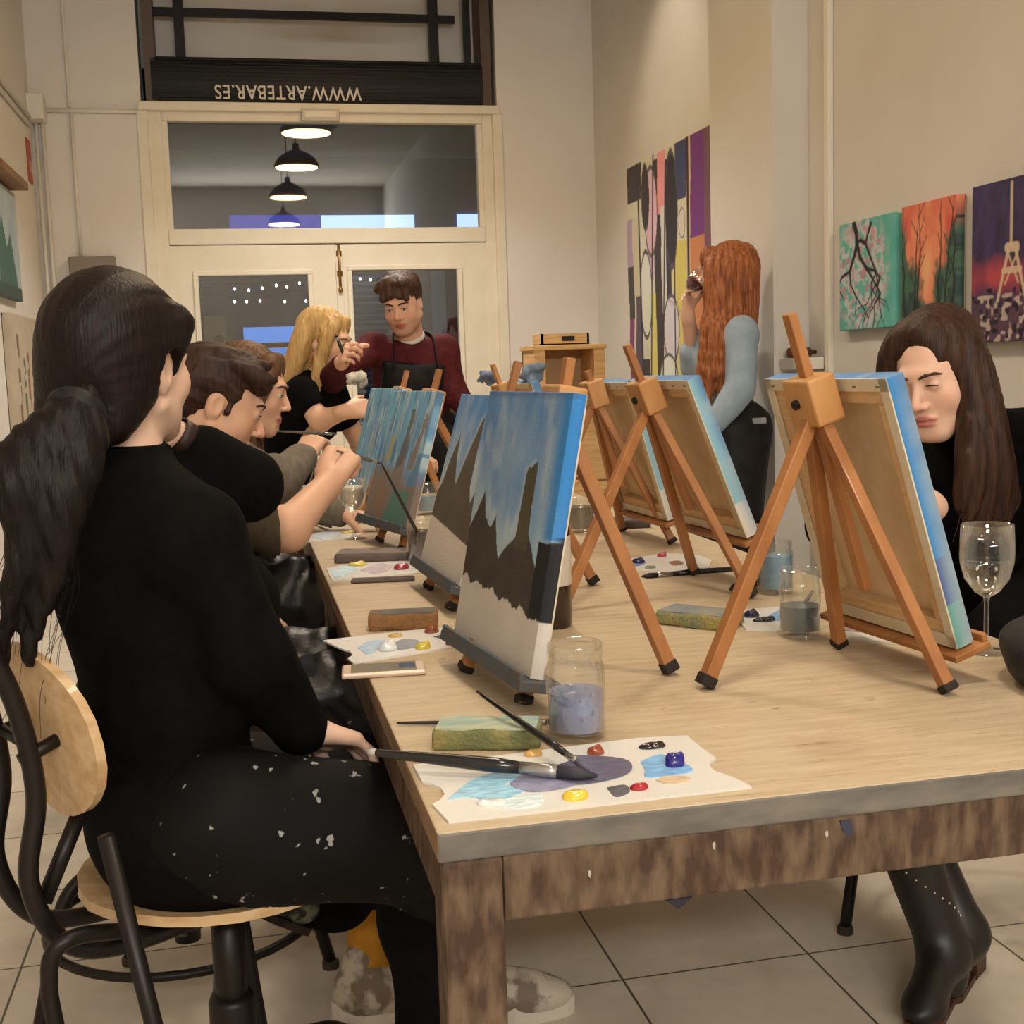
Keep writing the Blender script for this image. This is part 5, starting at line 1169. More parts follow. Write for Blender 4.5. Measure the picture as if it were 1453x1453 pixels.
def top(t, P, s, m, fem=True, fr=(1, 1), o=.010, h=.009, collar=.0, name='sweater', fold=.0035, seed=1, cuts=(), hem=None, cuff=0., bust=True):
    lo, hi = bodybox(P, .18); F = Field(lo, hi, h); torso(F, P, o, fem, s, bust=bust)
    L, U, Fd = frame(P)
    arm(F, P['shL'], P['elL'], P['wrL'], o, s, fr=fr[0], cuff=cuff); arm(F, P['shR'], P['elR'], P['wrR'], o, s, fr=fr[1], cuff=cuff)
    F.disp(ripple(fold, 16, 16, 22, seed)); F.disp(ripple(fold*.5, 40, 40, 30, seed+5))
    if hem is not None: F.cut(P['pel']+V(0, 0, hem), V(0, 0, -1))
    if collar: 
        nd = nrm(P['head']-P['neck']); F.cone(P['neck']-U*.03, P['neck']+nd*collar, .064*s, .058*s, .012); nc = nrm(nd+1.6*U); F.cut(P['neck']+nd*collar*.9, nc, P['neck']-.085, P['neck']+.12)
    for p, n, r in cuts: F.cut(p, n, p-r, p+r)
    return F.obj(name, m, t)
def trousers(t, P, s, m, fem=True, o=.008, h=.010, fr=.94, flare=.01, name='trousers', seed=3):
    lo, hi = bodybox(P, .18); F = Field(lo, hi, h); hl = nrm(P['hipR']-P['hipL']); hf = nrm(np.cross(V(0, 0, 1), hl)); AP = np.array([hl, hf, V(0, 0, 1)])
    F.ell(P['pel']+V(0, 0, .005), (V(.162, .118, .105))*s+o, AP, .03)
    for sd in 'LR': leg(F, P['hip'+sd], P['kn'+sd], P['an'+sd], o, s, fr=fr, flare=flare)
    F.disp(ripple(.004, 20, 20, 20, seed)); return F.obj(name, m, t)
def shoe(t, heel, toe, z0, m, sole, w=.042, hgt=.085, name='shoe', lab=None, up=V(0, 0, 1), ankle=True, sole_t=.022):
    """heel & toe on the ground plane; up = normal of the sole"""
    heel = np.asarray(heel, float); toe = np.asarray(toe, float); ax = nrm(toe-heel); L = np.linalg.norm(toe-heel); up = nrm(up-ax*(up @ ax)); sd = np.cross(up, ax); A = np.array([ax, sd, up])
    F = Field(np.minimum(heel, toe)-.12, np.maximum(heel, toe)+.14, .006)
    F.ell(heel+ax*L*.24+up*.05, (L*.26, w*.86, hgt*.62), A, .02); F.ell(heel+ax*L*.68+up*.035, (L*.34, w, hgt*.42), A, .03); F.ell(heel+ax*L*.45+up*.048, (L*.36, w*.8, hgt*.5), A, .03)
    if ankle: F.cone(heel+ax*L*.2+up*.06, heel+ax*L*.2+up*.105, .036, .036, .02)
    F.cut(heel+up*.004, -up); o = F.obj(name, m, t)
    if lab: o['label'] = lab
    n = 26; P2 = []
    for i in range(n):
        a = 2*PI*i/n; x = .5+.53*math.cos(a); P2.append((L*x, w*(1.02 if x > .5 else .86)*math.sin(a)))
    MB().prism(P2, -.001, sole_t, frame=(heel, ax, sd, up)).obj('sole', sole, o); return o
def strands(mb, locks, n, spread, r, seed=0, seg=8):
    """fine hair strands following the given locks"""
    rr = np.random.RandomState(seed)
    for lk in locks:
        lk = [np.asarray(p, float) for p in lk]
        for k in range(n):
            off = rr.randn(3)*spread; w = rr.randn(3)*spread*.6; pts = crom([p+off*(.7+.3*i)+w*i/len(lk) for i, p in enumerate(lk)], 4); mb.tube(pts, [r*(1-.6*i/len(pts)) for i in range(len(pts))], 5, caps=False)
    return mb
def hairfield(hc, A, s, h=.0045, lo=None, hi=None):
    lo = hc-V(.2, .2, .2) if lo is None else lo; hi = hc+V(.2, .2, .2) if hi is None else hi
    return Field(lo, hi, h), (lambda x, y, z: hc+s*(A[0]*x+A[1]*y+A[2]*z))
def combed(amp, A, hc, s, fr=130, mode='z', seed=0):
    """fine comb lines: fan out from the crown"""
    def fn(x, y, z):
        d0, d1, d2 = x-hc[0], y-hc[1], z-hc[2]; r = d0*A[0][0]+d1*A[0][1]+d2*A[0][2]; f = d0*A[1][0]+d1*A[1][1]+d2*A[1][2]; u = d0*A[2][0]+d1*A[2][1]+d2*A[2][2]
        ang = np.arctan2(r, f+.02*s) if mode == 'z' else np.arctan2(r, u+.04)
        return amp*(np.sin(ang*fr/6+1.3*np.sin(u*40+seed))+.6*np.sin(ang*fr/2.3+seed+2*np.sin(u*25)))
    return fn

# ---------------------------------------------------------------- woman with the ponytail (nearest, left)
t = thing('person', 'woman with long black ponytail in black sweater, back to the camera, sitting nearest on left', 'person', (-.10, 1.76, 0))
hcW = V(-.152, 1.80, 1.228)
P = dict(pel=V(-.105, 1.76, .575), neck=V(-.155, 1.785, 1.075), shR=V(-.066, 1.670, .992), shL=V(-.27, 1.90, 1.035), elR=atY(350, 930, 1.66), wrR=atY(430, 1034, 1.73), elL=atY(352, 690, 2.02), wrL=atY(258, 625, 1.97),
         hipR=V(-.07, 1.68, .575), hipL=V(-.12, 1.85, .575), knR=V(.235, 1.71, .555), knL=V(.22, 1.93, .55), anR=V(.262, 1.80, .09), anL=V(.105, 2.07, .30), toeR=V(.36, 1.80, .03), toeL=V(.03, 2.10, .24), head=hcW)
fw = V(.57, .82, .06); A = basis(fw, (.10, -.05, 1)); s = 1.0
handR = dict(w=P['wrR'], d=V(.9, .25, -.38), n=V(.1, -.25, -1), side='R', s=.92, curl=(.45, .55, .4)); handL = dict(w=P['wrL'], d=V(-.75, .05, .35), n=V(-.2, -.5, .8), side='L', s=.92, curl=(.7, .9, .7))
body(t, P, A, s, (226, 188, 164), True, hf=.0034, hands=(handR, handL))
face_extras(t, hcW, A, s, (40, 30, 26))
blk = mat('black_knit', (10, 9, 9), .9, spec=.08, col2=(15, 14, 13), nscale=40, bump=.12, bscale=300); blk2 = mat('black_trouser', (11, 10, 11), .9, spec=.08, col2=(15, 14, 15), nscale=40, bump=.12, bscale=300)
top(t, P, s, blk, True, (.72, .97), o=.014, h=.008, collar=.045, seed=2, fold=.003)
trousers(t, P, s*1.06, blk2, True, o=.012, flare=.02, fr=.93)
# apron over the lap, tied at the back
lo, hi = bodybox(P, .16); F = Field(lo, hi, .009)
for sd in 'LR': F.cone(P['hip'+sd]+V(.05, 0, 0), P['kn'+sd], .108, .080, .03); F.cone(P['kn'+sd], P['kn'+sd]+V(.015, 0, -.16), .076, .072, .03)
F.cone(P['hipR']+V(.02, -.02, .03), P['knR']+V(-.02, -.02, -.02), .105, .088, .02)
F.disp(ripple(.006, 22, 22, 22, 9)); F.cut(V(-.06, 0, 0), V(-1, 0, -.25)); F.cut(V(-.05, 1.7, .515), V(-.32, 0, -1)); F.obj('apron', apron_m, t)
L, U, Fd = frame(P)
# hair: smooth cap drawn back into a low ponytail
F, q = hairfield(hcW, A, s, .0042, hcW-V(.24, .24, .2), hcW+V(.2, .2, .2))
F.ell(q(0, -.028, .030), V(.090, .106, .100)*s, A, .02); F.ell(q(0, -.070, -.03), V(.076, .06, .075)*s, A, .03)
for g in (-1, 1): F.cone(q(g*.070, .030, .055), q(g*.045, -.085, -.075), .020, .026, .03)
F.ell(q(0, .105, -.06), V(.085, .080, .105)*s, A, .012, '-'); F.ell(q(0, .118, .0), V(.062, .050, .062)*s, A, .012, '-')
for g in (-1, 1): F.ell(q(g*.090, .000, -.018), V(.036, .032, .044)*s, A, .006, '-')
F.ell(q(0, .140, .05), V(.095, .060, .08)*s, A, .02, '-')
F.disp(combed(.0006, A, hcW, s, 190, 'y'), .02)
hb = hair_mat('black_hair', (17, 11, 9), (32, 20, 16), .34); hb2 = hair_mat('black_hair_tail', (13, 9, 8), (28, 20, 17), .36)
F.obj('hair', hb, t)
tie = atY(108, 585, 1.63)
MB().lathe(tie, [(.034, -.012), (.038, -.006), (.038, .006), (.034, .012)], 22, ax=nrm(V(-.25, -.6, -.6))).obj('hair_tie', mat('hair_tie', (14, 13, 13), .6), t, smooth=True)
locks = [[(125, 560), (98, 592), (62, 640), (45, 700), (60, 760), (52, 830), (40, 900), (36, 935)], [(118, 570), (90, 605), (40, 650), (24, 690), (36, 740), (45, 800), (28, 860), (8, 905), (4, 960)], [(120, 570), (112, 610), (98, 660), (84, 720), (82, 790), (66, 850), (48, 905), (40, 945)],
         [(112, 575), (70, 612), (22, 655), (14, 680), (28, 715)], [(122, 580), (122, 625), (104, 690), (88, 760), (86, 815), (70, 850)], [(110, 580), (80, 640), (56, 720), (30, 800), (10, 870), (2, 930)]]
LK = [[atY(x, y, 1.625-.02*min(i, 3)+.006*i) for i, (x, y) in enumerate(l)] for l in locks]
lo = np.min([np.min(l, 0) for l in LK], 0)-.07; hi = np.max([np.max(l, 0) for l in LK], 0)+.07
F = Field(lo, hi, .0045)
for i, l in enumerate(LK):
    c = crom(l, 4); n = len(c); F.chain(c, [(.009+.018*math.sin(PI*min(1, .04+j/n*1.25)))*(1-.72*(j/n)**2.2) for j in range(n)], .012)
def tailgroove(x, y, z): return .0016*np.sin((x*1.0+.30*z)*240+1.2*np.sin(z*9))+.0010*np.sin((x+.25*z)*560+1.2*np.sin(z*13))
F.disp(tailgroove); F.cone(q(0, -.105, -.085), tie, .030, .024, .02)
tail = F.obj('ponytail', hb2, t)
strands(MB(), LK, 7, .010, .0007, 5).obj('loose_strands', hb2, t, smooth=True)
wv = P['wrL']; wd = nrm(P['wrL']-P['elL'])
MB().lathe(wv+wd*.004, [(.0300, -.012), (.0325, -.011), (.0325, .011), (.0300, .012)], 26, ax=wd, close=True).obj('bracelet', mat('bracelet_brown', (50, 30, 26), .5), t, smooth=True)
shoe(t, V(.100, 2.055, .315), V(-.045, 2.13, .325), 0, mat('patterned_shoe', (128, 132, 110), .6, col2=(44, 42, 38), nscale=50, contrast=(.45, .55)), mat('dark_sole', (42, 34, 28), .7), w=.036, hgt=.075, lab='patterned shoe with dark sole', up=V(.45, .1, 1), ankle=False) if False else None
sh_a = atY(436, 1326, 2.0); sh_b = atY(348, 1288, 2.0)
shoe(t, sh_a, sh_b, 0, mat('patterned_shoe', (128, 132, 110), .6, col2=(44, 42, 38), nscale=55, contrast=(.45, .55)), mat('dark_sole', (44, 32, 26), .7), w=.034, hgt=.062, lab='patterned shoe with dark sole', up=V(.32, .2, .9), ankle=False, sole_t=.012)
shoe(t, V(.175, 1.80, 0), V(.40, 1.80, 0), 0, mat('black_shoe', (24, 22, 22), .5), mat('dark_sole', (44, 32, 26), .7), w=.04)
adopt(t)

# ---------------------------------------------------------------- young man painting (second on the left)
t = thing('person', 'young man in olive t-shirt and black apron, painting with raised right hand', 'person', (-.16, 2.62, 0))
hc = atY(309, 571, 2.72); A = basis(V(.92, .10, -.40)); s = 1.0
P = dict(pel=V(-.20, 2.46, .585), neck=hc+V(-.10, .0, -.155), shR=V(-.165, 2.56, .965), shL=V(-.12, 2.90, .985), elR=atY(408, 752, 2.42), wrR=atY(466, 686, 2.64), elL=V(-.06, 2.98, .74), wrL=V(-.03, 2.74, .70),
         hipR=V(-.18, 2.38, .585), hipL=V(-.18, 2.55, .585), knR=V(.24, 2.36, .585), knL=V(.22, 2.58, .585), anR=V(.335, 2.14, .10), anL=V(.180, 2.22, .12), toeR=V(.45, 2.12, .03), toeL=V(.33, 2.20, .03), head=hc)
hw = atY(492, 640, 2.70)-P['wrR']
body(t, P, A, s, (214, 168, 138), False, hf=.0036, hands=(dict(w=P['wrR'], d=hw+V(.01, .02, .02), n=V(.25, .75, -.25), side='R', s=1.05, curl=(1.0, 1.1, .7), thumb=(.8, .35, .7), thumbcurl=.6, curls=((.75, 1.0, .6), (.95, 1.1, .7), (1.15, 1.2, .8), (1.3, 1.2, .8))), dict(w=P['wrL'], d=V(.7, -.5, -.3), n=V(0, 0, -1), side='L', s=1.03, curl=(.4, .5, .4))), lips=(184, 110, 96), stub=(170, 128, 104), bare='RL')
face_extras(t, hc, A, s, (44, 30, 24))
olive = cloth('olive_cotton', (74, 66, 52), (62, 55, 43))
top(t, P, 1.03, olive, False, (0, .2), o=.016, h=.010, name='t_shirt', seed=4, fold=.004, collar=.018, cuts=((P['elR']-(P['elR']-P['shR'])*.10, nrm(P['elR']-P['shR'])*1.3+nrm(P['wrR']-P['elR']), .14), (P['shL']+(P['elL']-P['shL'])*.85, P['elL']-P['shL'], .13)))
trousers(t, P, 1.06, cloth('charcoal_denim', (30, 30, 34), (38, 38, 42)), False, o=.010, fr=.80)
lo, hi = bodybox(P, .16); F = Field(lo, hi, .010); torso(F, P, .026, False, 1.03, bust=False); L, U, Fd = frame(P)
F.cut(P['pel']*.4+P['neck']*.6+Fd*.005, -Fd); F.cut(P['neck']-U*.08, U)
for sd in 'LR': F.cone(P['hip'+sd]+V(.05, 0, 0), P['kn'+sd], .105, .082, .03); F.cone(P['kn'+sd], P['kn'+sd]+V(.01, 0, -.16), .080, .076, .03)
F.disp(ripple(.009, 24, 24, 24, 19)); F.disp(ripple(.005, 60, 60, 60, 21)); F.obj('apron', mat('apron_shiny', (15, 15, 16), .38, spec=.5, col2=(140, 140, 140), nscale=24, contrast=(.69, .71), detail=4, bump=.3, bscale=30), t)
F, q = hairfield(hc, A, s, .005)
F.ell(q(0, -.024, .040), V(.081, .097, .080)*s, A, .02); F.ell(q(0, -.070, -.005), V(.070, .045, .075)*s, A, .03)
r = random.Random(11)
for k in range(34):
    a = r.uniform(-1.3, 1.3); y0 = r.uniform(-.05, .055); p = q(math.sin(a)*.068, y0, .064+math.cos(a)*.040); e = p+s*(A[1]*r.uniform(.015, .032)+A[2]*r.uniform(-.006, .014)+A[0]*math.sin(a)*.012); F.cone(p, e, .018, .008, .010)
for k in range(9): x = -.06+.015*k; F.cone(q(x, .040, .088), q(x*1.02+.004, .074, .060+r.uniform(-.006, .008)), .019, .012, .014)
F.ell(q(0, .110, -.035), V(.080, .060, .088)*s, A, .008, '-')
for g in (-1, 1): F.ell(q(g*.084, .006, -.030), V(.022, .030, .042)*s, A, .006, '-'); F.cone(q(g*.066, .022, .03), q(g*.067, .018, -.018), .011, .006, .008)
F.cut(q(0, -.06, -.088), -A[2]); F.disp(combed(.0020, A, hc, s, 120, 'y')); F.obj('hair', hair_mat('dark_brown_hair', (40, 26, 20), (66, 44, 33)), t)
# yellow socks and pale trainers
sk = mat('mustard_sock', (206, 146, 44), .85, col2=(190, 128, 34), nscale=30, bump=.2, bscale=300)
for an, kn in ((P['anL'], P['knL']), (P['anR'], P['knR'])): MB().tube([an-V(0, 0, .03), an+(kn-an)*.12, an+(kn-an)*.34], [.042, .040, .048], 18).obj('sock', sk, t, smooth=True)
tm = mat('trainer_mesh', (196, 184, 166), .6, col2=(128, 112, 96), nscale=24, contrast=(.44, .56)); ts = mat('trainer_sole', (216, 206, 188), .5)
shoe(t, V(.112, 2.225, 0), V(.375, 2.195, 0), 0, tm, ts, w=.048, hgt=.09, lab='pale chunky trainer on the foot nearest the wall', sole_t=.034)
shoe(t, V(.30, 2.17, 0), V(.545, 2.13, 0), 0, tm, ts, w=.046, hgt=.085, lab='pale chunky trainer under the table', sole_t=.034)
adopt(t)
brush('thin brush held by the young man in olive t-shirt', atY(478, 640, 2.66), atY(540, 657, 2.84), .0042, (60, 62, 70), hcol=(92, 92, 98), ferr=.12, br_=.1)

# ---------------------------------------------------------------- woman in grey sweater (third on the left)
t = thing('person', 'woman in grey sweater and black apron holding a thin brush, third from camera on left', 'person', (-.08, 3.42, 0))
hc = atY(357, 553, 3.42); A = basis(V(.93, -.15, -.22)); s = .98
P = dict(pel=V(-.10, 3.42, .61), neck=hc+V(-.065, .02, -.145), shR=hc+V(-.05, -.14, -.185), shL=hc+V(-.07, .19, -.185), elR=atY(388, 684, 3.06), wrR=atY(431, 652, 3.22), elL=V(.12, 3.66, .84), wrL=V(.27, 3.56, .80),
         hipR=V(-.08, 3.33, .61), hipL=V(-.08, 3.51, .61), knR=V(.27, 3.30, .60), knL=V(.27, 3.52, .60), anR=V(.28, 3.36, .1), anL=V(.28, 3.55, .1), toeR=V(.42, 3.34, .03), toeL=V(.42, 3.54, .03), head=hc)
body(t, P, A, s, (218, 172, 142), True, hf=.005, h=.012, hands=(dict(w=P['wrR'], d=atY(446, 622, 3.28)-P['wrR'], n=V(.4, .7, -.2), side='R', s=.95, curl=(.8, 1., .7), thumb=(.8, .4, .6)), dict(w=P['wrL'], d=V(.8, -.3, -.1), n=V(0, 0, -1), side='L', s=.92, curl=(.4, .5, .4))))
face_extras(t, hc, A, s, (70, 48, 36))
top(t, P, s, cloth('grey_knit', (118, 108, 94), (102, 93, 80)), True, (.96, .96), o=.014, h=.011, collar=.02, seed=6, fold=.005, cuff=.004)
trousers(t, P, 1.04, blk2, True, o=.010)
lo, hi = bodybox(P, .16); F = Field(lo, hi, .011); torso(F, P, .026, True, s); L, U, Fd = frame(P); F.cut(P['pel']*.4+P['neck']*.6+Fd*.02, -Fd); F.cut(P['neck']-U*.07, U)
for sd in 'LR': F.cone(P['hip'+sd]+V(.05, 0, 0), P['kn'+sd], .110, .088, .03); F.cone(P['kn'+sd], P['kn'+sd]+V(.01, 0, -.16), .085, .080, .03)
F.disp(ripple(.010, 24, 24, 24, 29)); F.disp(ripple(.005, 60, 60, 60, 31)); F.obj('apron', MATS['apron_shiny'], t)
shoe(t, V(.24, 3.36, 0), V(.46, 3.34, 0), 0, MATS['black_shoe'], MATS['dark_sole']); shoe(t, V(.24, 3.55, 0), V(.46, 3.54, 0), 0, MATS['black_shoe'], MATS['dark_sole'])
F, q = hairfield(hc, A, s, .006, hc-V(.22, .22, .34), hc+V(.2, .2, .2))
F.ell(q(0, -.026, .040), V(.086, .102, .092)*s, A, .02); F.ell(q(0, -.06, -.05), V(.080, .055, .10)*s, A, .03)
for g in (-1, 1): F.chain(crom([q(g*.05, .05, .09), q(g*.078, .035, .02), q(g*.080, .012, -.08), q(g*.070, .03, -.18), q(g*.06, .05, -.25)], 4), [.022]*8+[.02]*5+[.016]*4, .02)
F.ell(q(0, .110, -.03), V(.066, .062, .088)*s, A, .010, '-'); F.disp(combed(.002, A, hc, s, 120)); F.obj('hair', hair_mat('chestnut_hair', (74, 50, 34), (120, 86, 56)), t)
adopt(t)
brush('thin horizontal brush held by the woman in grey sweater', atY(394, 612, 3.2), atY(478, 616, 3.42), .004, (70, 72, 80), hcol=(86, 84, 86), ferr=.12, br_=.1)

# ---------------------------------------------------------------- blond woman at the far end
t = thing('person', 'blond woman in black t-shirt painting at the far left end of the table', 'person', (.2, 4.9, 0))
hc = atY(462, 484, 4.78); A = basis(V(.86, -.42, -.22)); s = .98
P = dict(pel=V(.14, 4.92, .83), neck=hc+V(-.06, .03, -.15), shR=hc+V(-.11, -.13, -.20), shL=hc+V(.02, .19, -.20), elR=atY(455, 596, 4.60), wrR=atY(490, 584, 4.50), elL=hc+V(.14, .22, -.42), wrL=hc+V(.3, .02, -.45),
         hipR=V(.13, 4.83, .83), hipL=V(.15, 5.01, .83), knR=V(.17, 4.82, .45), knL=V(.19, 5.0, .45), anR=V(.14, 4.86, .08), anL=V(.16, 5.02, .08), toeR=V(.27, 4.83, .03), toeL=V(.29, 5.0, .03), head=hc)
body(t, P, A, s, (222, 178, 148), True, hf=.006, h=.013, hands=(dict(w=P['wrR'], d=V(.9, .1, .1), n=V(.1, .8, -.3), side='R', s=.92, curl=(.7, .9, .7)), dict(w=P['wrL'], d=V(.8, -.3, -.1), n=V(0, 0, -1), side='L', s=.92)), bare='RL')
face_extras(t, hc, A, s, (120, 90, 60))
top(t, P, s, blk, True, (0, 0), o=.012, h=.011, name='t_shirt', seed=8, cuts=((P['shR']+(P['elR']-P['shR'])*.62, P['elR']-P['shR'], .13), (P['shL']+(P['elL']-P['shL'])*.6, P['elL']-P['shL'], .13)))
trousers(t, P, 1.0, blk2, True)
shoe(t, V(.10, 4.87, 0), V(.32, 4.82, 0), 0, MATS['black_shoe'], MATS['dark_sole']); shoe(t, V(.12, 5.03, 0), V(.34, 4.99, 0), 0, MATS['black_shoe'], MATS['dark_sole'])
F, q = hairfield(hc, A, s, .006, hc-V(.26, .24, .46), hc+V(.2, .2, .2))
F.ell(q(0, -.026, .042), V(.086, .102, .092)*s, A, .02); F.ell(q(0, -.06, -.05), V(.084, .06, .11)*s, A, .03)
for x0 in (-.075, -.03, .03, .075): F.chain(crom([q(x0*.8, -.03, .09), q(x0*1.15, -.06, 0), q(x0*1.3, -.08, -.14), q(x0*1.5, -.10, -.26), q(x0*1.4, -.10, -.36)], 4), [.035]*8+[.03]*5+[.02]*4, .02)
F.chain(crom([q(.05, .05, .09), q(.080, .04, .02), q(.085, .025, -.10), q(.09, .02, -.22)], 4), .02, .02); F.chain(crom([q(-.05, .05, .09), q(-.078, .02, .02), q(-.085, -.01, -.10)], 4), .02, .02)
F.ell(q(0, .110, -.03), V(.068, .062, .088)*s, A, .010, '-'); F.disp(combed(.0025, A, hc, s, 110)); F.obj('hair', hair_mat('blond_hair', (176, 136, 82), (216, 180, 122)), t)
adopt(t)

# ---------------------------------------------------------------- standing man in maroon (instructor)
t = thing('person', 'standing man in maroon sweater and black apron leaning over the far table end', 'person', (.66, 5.05, 0))
hc = atY(571, 430, 4.92); A = basis(V(-.36, -.80, -.34), (-.06, 0, 1)); s = .95
P = dict(pel=V(.72, 5.12, .93), neck=hc+V(.035, .075, -.16), shR=atY(528, 494, 4.98), shL=atY(628, 496, 5.0), elR=atY(470, 541, 4.75), wrR=atY(484, 517, 4.52), elL=atY(646, 560, 4.95), wrL=atY(700, 612, 4.85),
         hipR=V(.63, 5.12, .93), hipL=V(.82, 5.12, .93), knR=V(.62, 5.1, .5), knL=V(.84, 5.1, .5), anR=V(.60, 5.16, .09), anL=V(.85, 5.16, .09), toeR=V(.58, 5.02, .03), toeL=V(.87, 5.02, .03), head=hc)
body(t, P, A, s, (220, 172, 144), False, hf=.005, h=.013, hands=(dict(w=P['wrR'], d=atY(489, 503, 4.46)-P['wrR'], n=V(.3, .6, -.5), side='R', s=1.0, curl=(.9, 1.1, .8), thumb=(.8, .4, .5)), dict(w=P['wrL'], d=V(-.2, -.7, -.5), n=V(-.3, 0, -1), side='L', s=1.0)), stub=(150, 112, 92))
face_extras(t, hc, A, s, (44, 30, 26))
top(t, P, s, cloth('maroon_knit', (84, 28, 31), (68, 22, 26)), False, (.93, .95), o=.012, h=.011, collar=.034, seed=10, fold=.004)
MB().lathe(P['neck']+(hc-P['neck'])*.16, [(.058, -.010), (.066, -.002), (.064, .010), (.058, .012)], 26, ax=hc-P['neck'], close=True).obj('shirt_collar', mat('collar_white', (210, 204, 196), .8), t, smooth=True)
trousers(t, P, 1.05, blk2, False)
shoe(t, V(.60, 5.22, 0), V(.57, 4.96, 0), 0, MATS['black_shoe'], MATS['dark_sole']); shoe(t, V(.85, 5.22, 0), V(.88, 4.96, 0), 0, MATS['black_shoe'], MATS['dark_sole'])
lo, hi = bodybox(P, .16); F = Field(lo, hi, .011); torso(F, P, .026, False, s, bust=False); L, U, Fd = frame(P); F.cut(P['pel']*.4+P['neck']*.6+Fd*.02, -Fd); F.cut(P['neck']-U*.045, U)
for sg in (-1, 1): F.cut(P['neck']+L*sg*.125, L*sg, lo, hi)
for sd in 'LR': F.cone(P['hip'+sd]+V(0, -.04, 0), P['kn'+sd]+V(0, -.04, 0), .11, .10, .03)
F.obj('apron', apron_p, t)
for sg in (-1, 1): MB().tube(crom([P['neck']-U*.065+L*sg*.090+Fd*.135, P['neck']-U*.02+L*sg*.085+Fd*.112, P['neck']+L*sg*.078+Fd*.03+U*.045, P['neck']+L*sg*.05-Fd*.06+U*.03], 5), .010, 8, flat=.35).obj('apron_strap', apron_p, t, smooth=True)
F, q = hairfield(hc, A, s, .005)
F.ell(q(0, -.026, .040), V(.082, .098, .086)*s, A, .02); r = random.Random(5)
for k in range(26):
    a = r.uniform(-1.2, 1.2); pp = q(math.sin(a)*.066, r.uniform(-.05, .05), .064+math.cos(a)*.042); e = pp+s*(A[1]*r.uniform(.01, .03)+A[0]*(.012+math.sin(a)*.01)+A[2]*r.uniform(-.006, .006)); F.cone(pp, e, .019, .012, .016)
for k in range(8): x = -.052+.014*k; F.cone(q(x, .048, .090), q(x*1.1+.008, .078, .062-.02*abs(x)/.05), .019, .011, .014)
F.ell(q(0, .112, -.035), V(.062, .060, .090)*s, A, .008, '-')
for g in (-1, 1): F.ell(q(g*.084, .006, -.035), V(.022, .030, .042)*s, A, .006, '-')
F.cut(q(0, -.06, -.085), -A[2]); F.disp(combed(.002, A, hc, s, 120)); F.obj('hair', hair_mat('brown_hair', (52, 34, 26), (84, 58, 43)), t)
adopt(t)
brush('dark brush held up by the standing man in maroon sweater', atY(492, 515, 4.44), atY(476, 474, 4.44), .006, (40, 36, 36), ferr=.12, br_=.12)

# ---------------------------------------------------------------- redhead drinking wine (standing, right)
t = thing('person', 'standing redhead with very long hair in denim shirt, drinking red wine', 'person', (1.88, 4.62, 0))
hc = atY(1029, 390, 4.60); A = basis(V(-.93, .30, .04)); s = .96
P = dict(pel=V(1.885, 4.62, .93), neck=V(1.88, 4.62, 1.37), shL=V(1.885, 4.465, 1.305), shR=V(1.925, 4.78, 1.315), elL=atY(1050, 553, 4.40), wrL=atY(1014, 600, 4.40), elR=atY(987, 520, 4.72), wrR=atY(976, 447, 4.62),
         hipL=V(1.89, 4.53, .93), hipR=V(1.88, 4.71, .93), knL=V(1.86, 4.53, .5), knR=V(1.86, 4.71, .5), anL=V(1.90, 4.53, .09), anR=V(1.90, 4.71, .09), toeL=V(1.77, 4.52, .03), toeR=V(1.77, 4.7, .03), head=hc)
gl = atY(977, 410, 4.60)
body(t, P, A, s, (222, 178, 150), True, hf=.005, h=.012, hands=(dict(w=P['wrR'], d=V(-.12, -.1, 1), n=V(.75, -.6, .1), side='R', s=.92, curl=(.5, .8, .5), thumb=(.7, .5, .5)), dict(w=P['wrL'], d=V(-.7, .1, -.6), n=V(.2, .8, -.4), side='L', s=.92)), bare='R')
face_extras(t, hc, A, s, (120, 76, 48))
den = cloth('pale_denim', (152, 168, 180), (145, 161, 174), bump=.08)
top(t, P, s*1.02, den, True, (.95, .30), o=.016, h=.010, collar=.02, seed=12, fold=.0028, name='denim_shirt', cuff=.004, bust=False)
trousers(t, P, 1.0, blk2, True, o=.012)
shoe(t, V(1.945, 4.53, 0), V(1.72, 4.52, 0), 0, MATS['black_shoe'], MATS['dark_sole']); shoe(t, V(1.945, 4.71, 0), V(1.72, 4.7, 0), 0, MATS['black_shoe'], MATS['dark_sole'])
lo, hi = bodybox(P, .2); F = Field(lo, hi, .011); torso(F, P, .034, True, s, bust=False); F.cut(P['neck']-V(0, 0, .40), V(0, 0, 1))
for sd in 'LR': F.cone(P['hip'+sd], P['kn'+sd], .115, .11, .04)
F.cone(P['pel']-V(0, .02, .0), P['pel']-V(0.02, 0.02, .5), .15, .15, .05); F.disp(ripple(.006, 20, 20, 8, 14)); F.cut(P['pel']-V(0, 0, .52), V(0, 0, -1)); F.obj('apron', apron_p, t)
MB().obox(P['pel']+V(.06, -.175, .04), V(1, .1, 0), V(-.1, 1, 0), V(0, 0, 1), .03, .012, .012, bev=.004).obj('apron_knot', mat('knot_grey', (150, 152, 152), .8), t)
F, q = hairfield(hc, A, s, .006, hc-V(.26, .24, .60), hc+V(.22, .22, .2))
F.ell(q(0, -.028, .042), V(.090, .108, .096)*s, A, .02); F.ell(q(0, -.05, -.06), V(.088, .075, .13)*s, A, .03)
